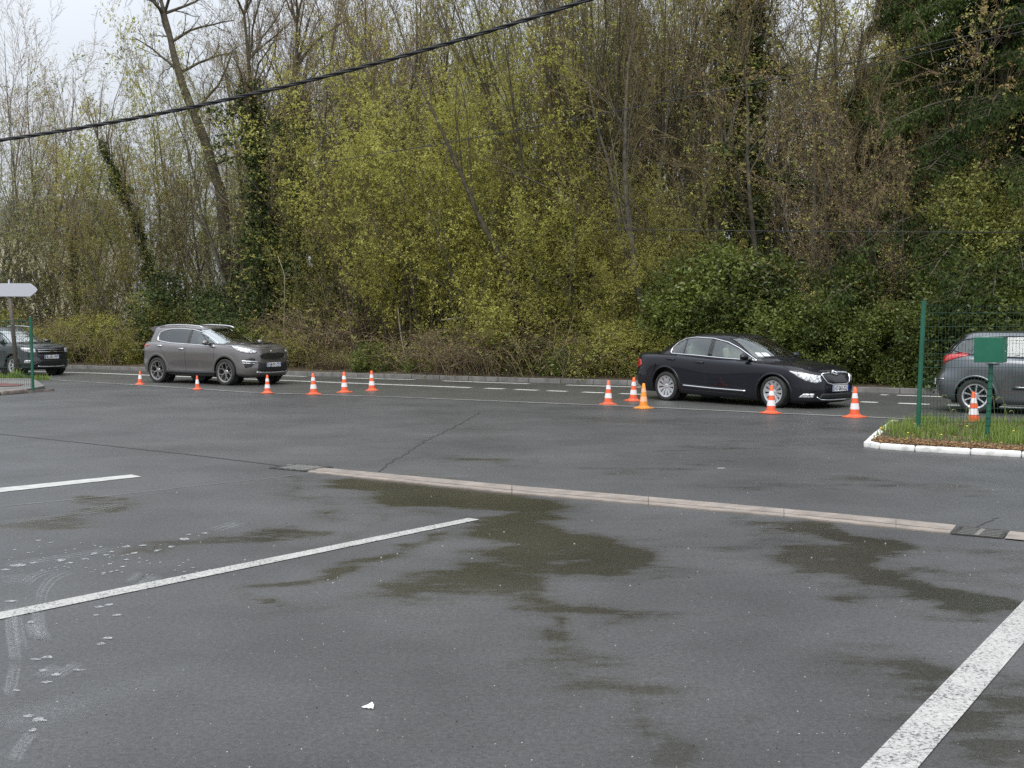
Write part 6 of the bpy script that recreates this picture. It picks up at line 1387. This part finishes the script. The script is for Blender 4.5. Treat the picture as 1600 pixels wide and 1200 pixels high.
# ---- trees one can tell apart, from left to right: (kind, px, metres behind kerb, top y, width factor, label)
TR = [
 ('sage_a', -60, 3, 130, 1.0, 'pale leafed tree on the far left edge, behind the direction sign'),
 ('bare_b', 12, 4.5, 35, .8, 'tall pinkish bare tree behind the direction sign'),
 ('bare_b', 78, 6, 60, .8, 'twiggy reddish bare tree top against the sky, right of the tallest left edge tree'),
 ('sage_b', 62, 3, 150, 1.0, 'pale sage leafed multi stem tree behind the hatchback roof'),
 ('sage_a', 118, 4, 190, .95, 'pale green leafed tree behind the hatchback bonnet'),
 ('ivy_b', 118, 2.6, 330, .8, 'short dark ivy covered trunk behind the hatchback bonnet'),
 ('rust_a', 168, 5, 250, .7, 'russet budding tree in the dip of the skyline on the left'),
 ('spring_b', 236, 6, 72, .62, 'yellow green topped tree standing alone in the sky gap'),
 ('rust_a', 205, 3, 150, .6, 'thin russet tree with dangling catkins by the sky gap'),
 ('olive_a', 160, 2.5, 300, .9, 'low olive tree between the hatchback and the crossover'),
 ('sage_b', 300, 4.5, 180, .8, 'olive leafed tree above the crossover roof'),
 ('bare_a', 335, 7, 60, .8, 'bare brown tree between the bent dark tree and the ivy trees'),
 ('bare_a', 395, 5, -40, .9, 'tall bare tree just left of the two ivy towers'),
 ('ivy_a', 428, 3, -30, 1.15, 'massive ivy clad tree towering behind the crossover bonnet'),
 ('bare_a', 468, 4, -90, .8, 'tall bare crowned tree rising from the right ivy tower'),
 ('ivy_b', 462, 2.6, 120, 1.0, 'narrower ivy clad trunk beside the massive ivy tree'),
 ('bare_b', 520, 6, 20, .8, 'brown bare tree right of the ivy towers'),
 ('seedtree', 590, 5, -70, .95, 'dark stemmed tree with hanging seed clusters against the sky'),
 ('olive_a', 545, 3.5, 150, .8, 'slim olive green tree below the thick cable'),
 ('rust_a', 600, 2.5, 255, .8, 'rusty orange budded tree at mid height left of the bright green one'),
 ('spring_a', 700, 3.5, 60, .95, 'bright yellow green tree left of the centre, under the thick cable'),
 ('spring_a', 790, 2.5, 130, 1.0, 'widest bright yellow green tree in the centre'),
 ('bare_b', 715, 8, 0, .7, 'reddish bare tree rising behind the bright green tree'),
 ('stem_a', 850, 4, -120, 1.0, 'fan of straight bare stems above the bright green tree'),
 ('spring_b', 880, 1.8, 250, .95, 'yellow green shrubby tree right of the centre'),
 ('stem_a', 925, 3, -140, 1.0, 'tall straight grey stems left of the pale smooth trunk'),
 ('tall_a', 944, 2.2, -160, .6, 'pale smooth single trunk left of the saloon'),
 ('stem_a', 985, 4.5, -150, 1.0, 'dense group of upright stems right of the pale trunk'),
 ('spring_b', 1000, 2.2, 290, .8, 'yellow green bush sized tree above the amber cone'),
 ('bare_a', 1060, 5, -130, 1.0, 'tall bare forked tree above the saloon boot'),
 ('olive_a', 1085, 3, 230, .85, 'olive leafed young tree above the saloon boot'),
 ('ivy_b', 1158, 3.5, -110, 1.35, 'broad ivy covered trunk above the middle of the saloon'),
 ('bare_a', 1215, 4.5, -120, 1.15, 'bare fan shaped tree right of the ivy trunk with sky between its stems'),
 ('bare_a', 1262, 6.5, -160, 1.0, 'tall bare tree between the fan shaped tree and the conifer'),
 ('rust_a', 1310, 3.5, 140, 1.0, 'brown twiggy tree above the saloon bonnet'),
 ('bare_b', 1375, 4, 170, .9, 'brown leaning thicket tree left of the conifer boughs'),
 ('rust_a', 1430, 3, 215, .9, 'brown scrubby tree above the fence post'),
 ('ivy_b', 1330, 7, 60, .9, 'dark ivy trunk deep behind the brown thicket'),
 ('conifer', 1565, 5.5, -330, 1.15, 'huge dark green conifer with drooping boughs in the upper right corner'),
 ('conifer', 1395, 11, -120, .62, 'smaller dark conifer behind the bare trees'),
 ('olive_a', 1500, 3, 250, .8, 'olive tree behind the green fence post'),
 ('spring_a', 655, 3.0, 240, .9, 'yellow green tree with low boughs left of the centre'),
 ('spring_b', 740, 2.0, 330, 1.0, 'low yellow green tree in front of the brightest one'),
 ('olive_a', 480, 2.4, 330, .8, 'low olive tree just right of the crossover bonnet'),
 ('stem_a', 640, 1.8, 210, .8, 'slim upright stems reaching down to the road left of the centre'),
 ('stem_a', 560, 2.0, 260, .8, 'slim upright stems above the three left hand cones'),
 ('olive_a', 1040, 2.2, 330, .9, 'low olive tree behind the saloon tail lamp'),
 ('tall_a', 905, 2.4, -120, .45, 'dark straight trunk left of the pale smooth trunk'),
 ('tall_a', 968, 2.6, -150, .5, 'dark straight trunk just right of the pale smooth trunk'),
 ('tall_a', 1102, 3.0, -120, .5, 'slim dark trunk above the saloon rear window'),
 ('tall_a', 632, 3.2, -60, .5, 'slim dark trunk under the seed cluster tree'),
 ('tall_a', 500, 4.0, -40, .5, 'slim dark trunk right of the ivy towers'),
 ('bare_a', 1010, 2.6, -100, .9, 'bare tree with arching limbs above the amber cone'),
 ('stem_a', 870, 2.2, -60, .9, 'bare upright stems rising through the right side of the bright green trees'),
 ('spring_b', 950, 1.9, 320, .9, 'yellow green young tree behind the first right hand cone'),
 ('spring_a', 1055, 2.4, 345, .8, 'yellow green young tree above the saloon boot'),
 ('spring_a', 665, 2.6, 120, .85, 'yellow green tree rising left of the widest bright one'),
 ('spring_a', 770, 2.3, 85, .8, 'tallest bright yellow green tree below the thick cable'),
 ('spring_b', 850, 2.4, 150, .8, 'yellow green tree with bare stems above it, right of the widest one'),
 ('stem_a', 820, 1.8, 200, .8, 'slim upright stems reaching down to the road right of the centre'),
]
for kd, px, d, top, sw, lab in TR:
    plant(kd, px, d, top, {'conifer': 'conifer_tree', 'ivy_a': 'ivy_tree', 'ivy_b': 'ivy_tree'}.get(kd, 'woodland_tree'), 'tree', lab, 'trees standing along the edge of the wood', sw=sw)
r = plant('bent', 318, 5.5, 5, 'bent_tree', 'tree', 'dark crooked bare tree leaning left against the sky', rz=0, sw=.95)
r = plant('ivy_lean', 262, 3.2, 175, 'ivy_tree', 'tree', 'leaning trunk wrapped in bright ivy left of the crooked tree', rz=0, sw=.85)
# ---- shrubs
SH = [
 ('olivebush', 20, 1.6, 470, 1.1, 'olive bush behind the hatchback roof'), ('olivebush', 110, 1.4, 492, 1.2, 'light green bush right behind the hatchback bonnet'), ('olivebush', 165, 1.6, 480, 1.2, 'light green bush in the gap between the two left cars'),
 ('olivebush', 225, 2.2, 440, 1.0, 'dark ivy heap above the tail of the crossover'), ('ivybush', 300, 2.8, 415, 1.1, 'dark sprawling ivy mound above the crossover roof'), ('ivybush', 370, 1.8, 440, 1.15, 'dark green ivy bush above the crossover bonnet'), ('laurel_b', 395, 1.4, 500, .9, 'glossy evergreen bush at the crossover bonnet'),
 ('lowbush', 590, .9, 538, 1.0, 'small glossy evergreen bush by the kerb behind the left cones'), ('lowbush', 640, .8, 556, .9, 'low evergreen sprig by the kerb right of the small glossy bush'), ('ivybush', 712, 2.0, 468, .6, 'dark ivy clump on a fallen branch near the centre'),
 ('olivebush', 830, 1.5, 440, 1.1, 'olive bush at the foot of the bright green trees'), ('olivebush', 930, 1.3, 470, 1.2, 'olive bush behind the first right hand cone'), ('olivebush', 1010, 1.3, 480, 1.1, 'olive bush behind the saloon boot'), ('lowbush', 870, .8, 548, .9, 'low dark bush at the kerb left of the right hand cones'),
 ('laurel_b', 1075, 2.0, 430, 1.0, 'evergreen bush above the saloon rear window'), ('laurel_a', 1140, 1.8, 388, 1.0, 'tall evergreen bush above the saloon roof'), ('laurel_a', 1215, 2.2, 400, 1.1, 'broad evergreen bush above the saloon windscreen'), ('laurel_b', 1275, 1.6, 440, .9, 'glossy evergreen bush above the saloon bonnet'),
 ('laurel_a', 1345, 2.0, 412, 1.0, 'evergreen bush above the front of the saloon'), ('laurel_b', 1395, 1.5, 455, .9, 'glossy evergreen bush left of the fence post'), ('laurel_a', 1455, 2.0, 420, 1.1, 'evergreen bush behind the green fence post'), ('laurel_a', 1530, 2.2, 400, 1.2, 'evergreen bush behind the letter box'), ('laurel_b', 1590, 1.8, 430, 1.1, 'evergreen bush at the right edge above the estate roof'),
 ('goldbush', 1500, 2.4, 290, .9, 'yellow green bush above the letter box'), ('goldbush', 1575, 2.2, 215, .9, 'tall pale yellow bush at the right edge before the conifer'), ('goldbush', 1650, 3.2, 260, 1.0, 'pale yellow bush cut by the right edge'), ('laurel_a', 1660, 2.0, 400, 1.2, 'evergreen bush beyond the right edge'),
]
for kd, px, d, top, sw, lab in SH: plant(kd, px, d, top, 'evergreen_shrub' if kd[:3] in ('lau', 'ivy', 'low') else 'leafy_shrub', 'shrub', lab, 'shrubs under the trees by the road', sw=sw)
rb = random.Random(17)
KA = math.atan2(KE.y, KE.x)
BR = ['brown bramble tangle just ahead of the crossover bonnet', 'brown bramble tangle behind the first upright cone of three', 'brown bramble tangle left of the small glossy bush', 'bramble tangle right of the small glossy bush', 'brown arching dead bramble near the centre', 'bramble thicket below the bright green trees']
for i, lab in enumerate(BR):
    plant('bramble_c' if i in (1, 4) else 'bramble_a', 465 + i * 68, rb.uniform(1.1, 1.6), 0, 'bramble_thicket', 'bramble', lab, 'brambles along the kerb', rz=KA + rb.choice((0, math.pi)), sw=1.1, hgt=[1.1, .7, .9, .6, 1.6, .8][i])
GC = [(-20, 'low green growth by the kerb at the left edge'), (75, 'low green growth behind the hatchback bonnet'), (150, 'low green growth in the gap right of the hatchback'), (205, 'low green growth at the tail of the crossover'), (330, 'low green growth hidden behind the crossover'), (430, 'low green growth behind the crossover headlight'),
      (850, 'low olive growth at the kerb right of the centre'), (905, 'low olive growth left of the right hand cones'), (960, 'low olive growth behind the first right hand cone'), (1020, 'low olive growth behind the saloon tail')]
for i, (px, lab) in enumerate(GC): plant('olivebush' if i % 2 else 'bramble_b', px, rb.uniform(1.2, 1.5), 0, 'leafy_shrub', 'shrub', lab, 'low growth along the kerb', rz=KA + rb.choice((0, math.pi)), sw=1.35, hgt=rb.uniform(.8, 1.7))
LC = [(1075, 'low evergreen growth behind the saloon rear door'), (1140, 'low evergreen growth behind the saloon front door'), (1205, 'low evergreen growth behind the saloon front wheel'), (1275, 'low evergreen growth behind the saloon bonnet'), (1345, 'glossy evergreen growth at the kerb just ahead of the saloon'), (1405, 'glossy evergreen growth at the kerb left of the fence post'), (1470, 'glossy evergreen growth at the kerb behind the fence'), (1540, 'low evergreen growth behind the estate tail'), (1610, 'low evergreen growth behind the estate windows')]
for i, (px, lab) in enumerate(LC): plant('laurel_a' if i % 2 else 'laurel_b', px, 1.45, 0, 'evergreen_shrub', 'shrub', lab, 'low growth along the kerb', sw=1.15, hgt=rb.uniform(1.9, 2.5))
for i in range(8):
    px = 30 + i * 130; plant(['bramble_a', 'bramble_c', 'olivebush'][i % 3], px, rb.uniform(2.4, 3.4), 0, 'bramble_thicket', 'bramble', 'bramble tangle in the second row under the trees', 'brambles under the trees', rz=KA + rb.choice((0, math.pi)), sw=1.1, hgt=rb.uniform(1.8, 2.8))
# ---- deep wood: thinner trees nobody could tell apart
kinds = ['olive_a', 'stem_a', 'bare_a', 'stem_a', 'rust_a', 'spring_b', 'bare_b', 'bare_a', 'stem_a']
for i in range(58):
    d = rb.choice([7, 9, 11, 14, 17, 20]) + rb.uniform(-1, 1); px = -60 + 1740 * ((i * .618034) % 1); 
    top = 60 + 60 * math.sin(px / 90.) + rb.uniform(-40, 60)
    top += 70 if i % 3 else -40
    if px > 480: top -= 110
    if px < 330 and i % 5: continue
    kd = rb.choice(kinds if px > 250 else ['sage_a', 'sage_b', 'bare_b', 'olive_a'])
    if px < 420: top = max(top, 260)
    plant(kd, px, d, top, 'woodland_tree', 'tree', 'thin young tree deep in the wood', 'thin trees deep in the wood', sw=rb.uniform(.75, 1.0))
# ---- undergrowth: one mass of twigs, saplings and leaves
def undergrowth(name, d0, d1, nst, nlf, hmax, seed, keys, label, cat, lsz=.04, tm=M_twigo):
    rg = random.Random(seed); cr = TB(); tips = []
    for _ in range(nst):
        p = kpt(rg.uniform(-26, 26), rg.uniform(d0, d1)); h = rg.uniform(.35, 1) * hmax * (.5 if p.x < -9.5 and d0 > 5 else 1) * (.7 + .6 * max(0, noise.noise((p.x * .3, p.y * .3, 5)) + .4)); dx, dy = rg.gauss(0, .18), rg.gauss(0, .18); pts = []
        for k in range(5): u = k / 4; q = (p.x + dx * h * u * u + rg.gauss(0, .03), p.y + dy * h * u * u, .1 + h * u); pts.append(q); tips.append((Vector(q), None, 0))
        cr.add(pts, [.016 * (1 - .75 * k / 4) for k in range(5)], 3)
        for _ in range(9):
            k = rg.randint(1, 4); q = Vector(pts[k]); e = q + Vector((rg.gauss(0, .35), rg.gauss(0, .35), rg.gauss(.2, .2))); cr.add([tuple(q), tuple(q.lerp(e, .5) + Vector((0, 0, .05))), tuple(e)], [.006, .0045, .003], 3); tips.append((e, None, 0)); tips.append((q.lerp(e, .6), None, 0))
    V = np.array(cr.V); F = np.array(cr.F); mi = np.zeros(len(F), int); var = np.full(len(V), .5); mm = [tm]
    for key, fr in keys:
        v, f, a = leaves(tips, int(nlf * fr), lsz, .16, rg); mm.append(LF[key]); F = np.concatenate([F, f + len(V)]); V = np.concatenate([V, v]); var = np.concatenate([var, a]); mi = np.concatenate([mi, np.full(len(f), len(mm) - 1)])
    me = fastmesh(name, V, F, False, mi, {'var': var})
    for m in mm: me.materials.append(m)
    link(name, me, None, kind='stuff', label=label, cat=cat)
undergrowth('undergrowth', 1.7, 9, 2200, 50000, 2.2, 91, [('olive', .5), ('ivy', .25), ('brown', .25)], 'tangled undergrowth of twigs and small leaves filling the wood edge', 'undergrowth')
undergrowth('distant_wood', 9, 26, 2900, 60000, 5.6, 92, [('olive', .6), ('ivy', .2), ('brown', .2)], 'hazy mass of saplings and leaves deep inside the wood', 'wood', .06)
# ---- fallen and leaning dead branches near the centre
def branch(name, pts, r0, label, m=M_bark, cat='branch'):
    P = [Vector(p) for p in pts]; u = np.linspace(0, len(P) - 1, 24); A = pchip(np.arange(len(P)), np.array([list(p) for p in P]), u); bm = bmesh.new(); tube(bm, [Vector(a) for a in A], [r0 * (1 - .7 * i / 23) for i in range(24)], 6)
    rg = random.Random(len(label))
    for _ in range(7):
        i = rg.randint(6, 22); q = Vector(A[i]); e = q + Vector((rg.gauss(0, .35), rg.gauss(0, .2), rg.gauss(.1, .35))); tube(bm, [q, q.lerp(e, .5) + Vector((0, 0, .05)), e], [r0 * .35, r0 * .25, r0 * .12], 4)
    link(name, bm_mesh(name, bm, True), None, m, label=label, cat=cat)
def bp(px, py, d): p = at_px(px, d); return (p.x, p.y, ztop(py, p.y))
M_pale = varied('barkless pale wood', (.20, .17, .12), (.32, .28, .21), 6, .8)
branch('fallen_branch', [bp(698, 576, .7), bp(745, 556, .8), (bp(790, 545, .9)), bp(850, 541, 1.0)], .035, 'pale fallen branch lying by the kerb near the centre', M_pale)
branch('dead_branch', [bp(690, 500, 1.6), bp(740, 495, 1.4), bp(770, 505, 1.3), bp(800, 520, 1.2)], .03, 'arched dead branch under the bright green tree', M_pale)
branch('leaning_stem', [bp(500, 430, 1.4), bp(512, 480, 1.3), bp(525, 530, 1.2), bp(535, 570, 1.0)], .012, 'thin stem leaning behind the left cones', M_bark)
branch('leaning_stem', [bp(436, 400, 1.2), bp(446, 440, 1.1), bp(444, 510, 1.0), bp(447, 560, .9)], .014, 'thin pale upright stem behind the crossover headlight', M_pale)
0 and branch('leaning_stem', [bp(580, 300, 2.4), bp(640, 400, 2.0), bp(700, 470, 1.8), bp(730, 500, 1.6)], .06, 'brown leaning stem sloping down to the centre', M_bark)
branch('snag', [bp(622, 480, 1.4), bp(626, 520, 1.3), bp(632, 555, 1.1), bp(634, 575, .9)], .03, 'short pale snag behind the third left hand cone', M_pale)
# ---- buildings glimpsed through the trees
def house(name, px0, px1, D, h, label, m, rows=3, cols=4):
    xa, xb = (px0 - 800) / FPX * D, (px1 - 800) / FPX * D; w_ = xb - xa; r = empty(name, ((xa + xb) / 2, D, -.03), label=label, cat='building')
    bm = bmesh.new(); box(bm, (0, 4, h / 2), (w_, 8, h)); link('wall', bm_mesh('wall', bm), r, m)
    bm = bmesh.new(); v = [bm.verts.new(p) for p in [(-w_ / 2 - .4, -.4, h), (w_ / 2 + .4, -.4, h), (w_ / 2 + .4, 8.4, h), (-w_ / 2 - .4, 8.4, h), (-w_ / 2 - .4, 4, h + 2.6), (w_ / 2 + .4, 4, h + 2.6)]]
    for f in ((0, 1, 5, 4), (2, 3, 4, 5), (0, 4, 3), (1, 2, 5), (0, 3, 2, 1)): bm.faces.new([v[i] for i in f])
    link('roof', bm_mesh('roof', bm), r, M_roof)
    for i in range(cols):
        for j in range(rows):
            x, z = -w_ / 2 + w_ * (i + .5) / cols, 1.5 + j * 2.8
            if z + .8 > h: continue
            bm = bmesh.new(); box(bm, (x, -.02, z), (1.1, .10, 1.4)); wn = link('window', bm_mesh('window', bm), r, M_plate); bm = bmesh.new(); box(bm, (x, -.075, z), (.92, .02, 1.22)); link('pane', bm_mesh('pane', bm), wn, M_gloss)
M_cr = varied('cream render', (.62, .55, .42), (.72, .66, .53), .5, .9); M_wt = varied('white render', (.66, .67, .68), (.74, .75, .76), .5, .9); M_roof = varied('slate roof', (.05, .05, .055), (.09, .09, .10), 2, .7)
house('building', -10, 130, 75, 7.5, 'cream coloured building glimpsed through the trees on the left', M_cr, 3, 4)
house('building', 425, 575, 78, 3.2, 'low white building glimpsed between trunks right of the crossover', M_wt, 1, 3)
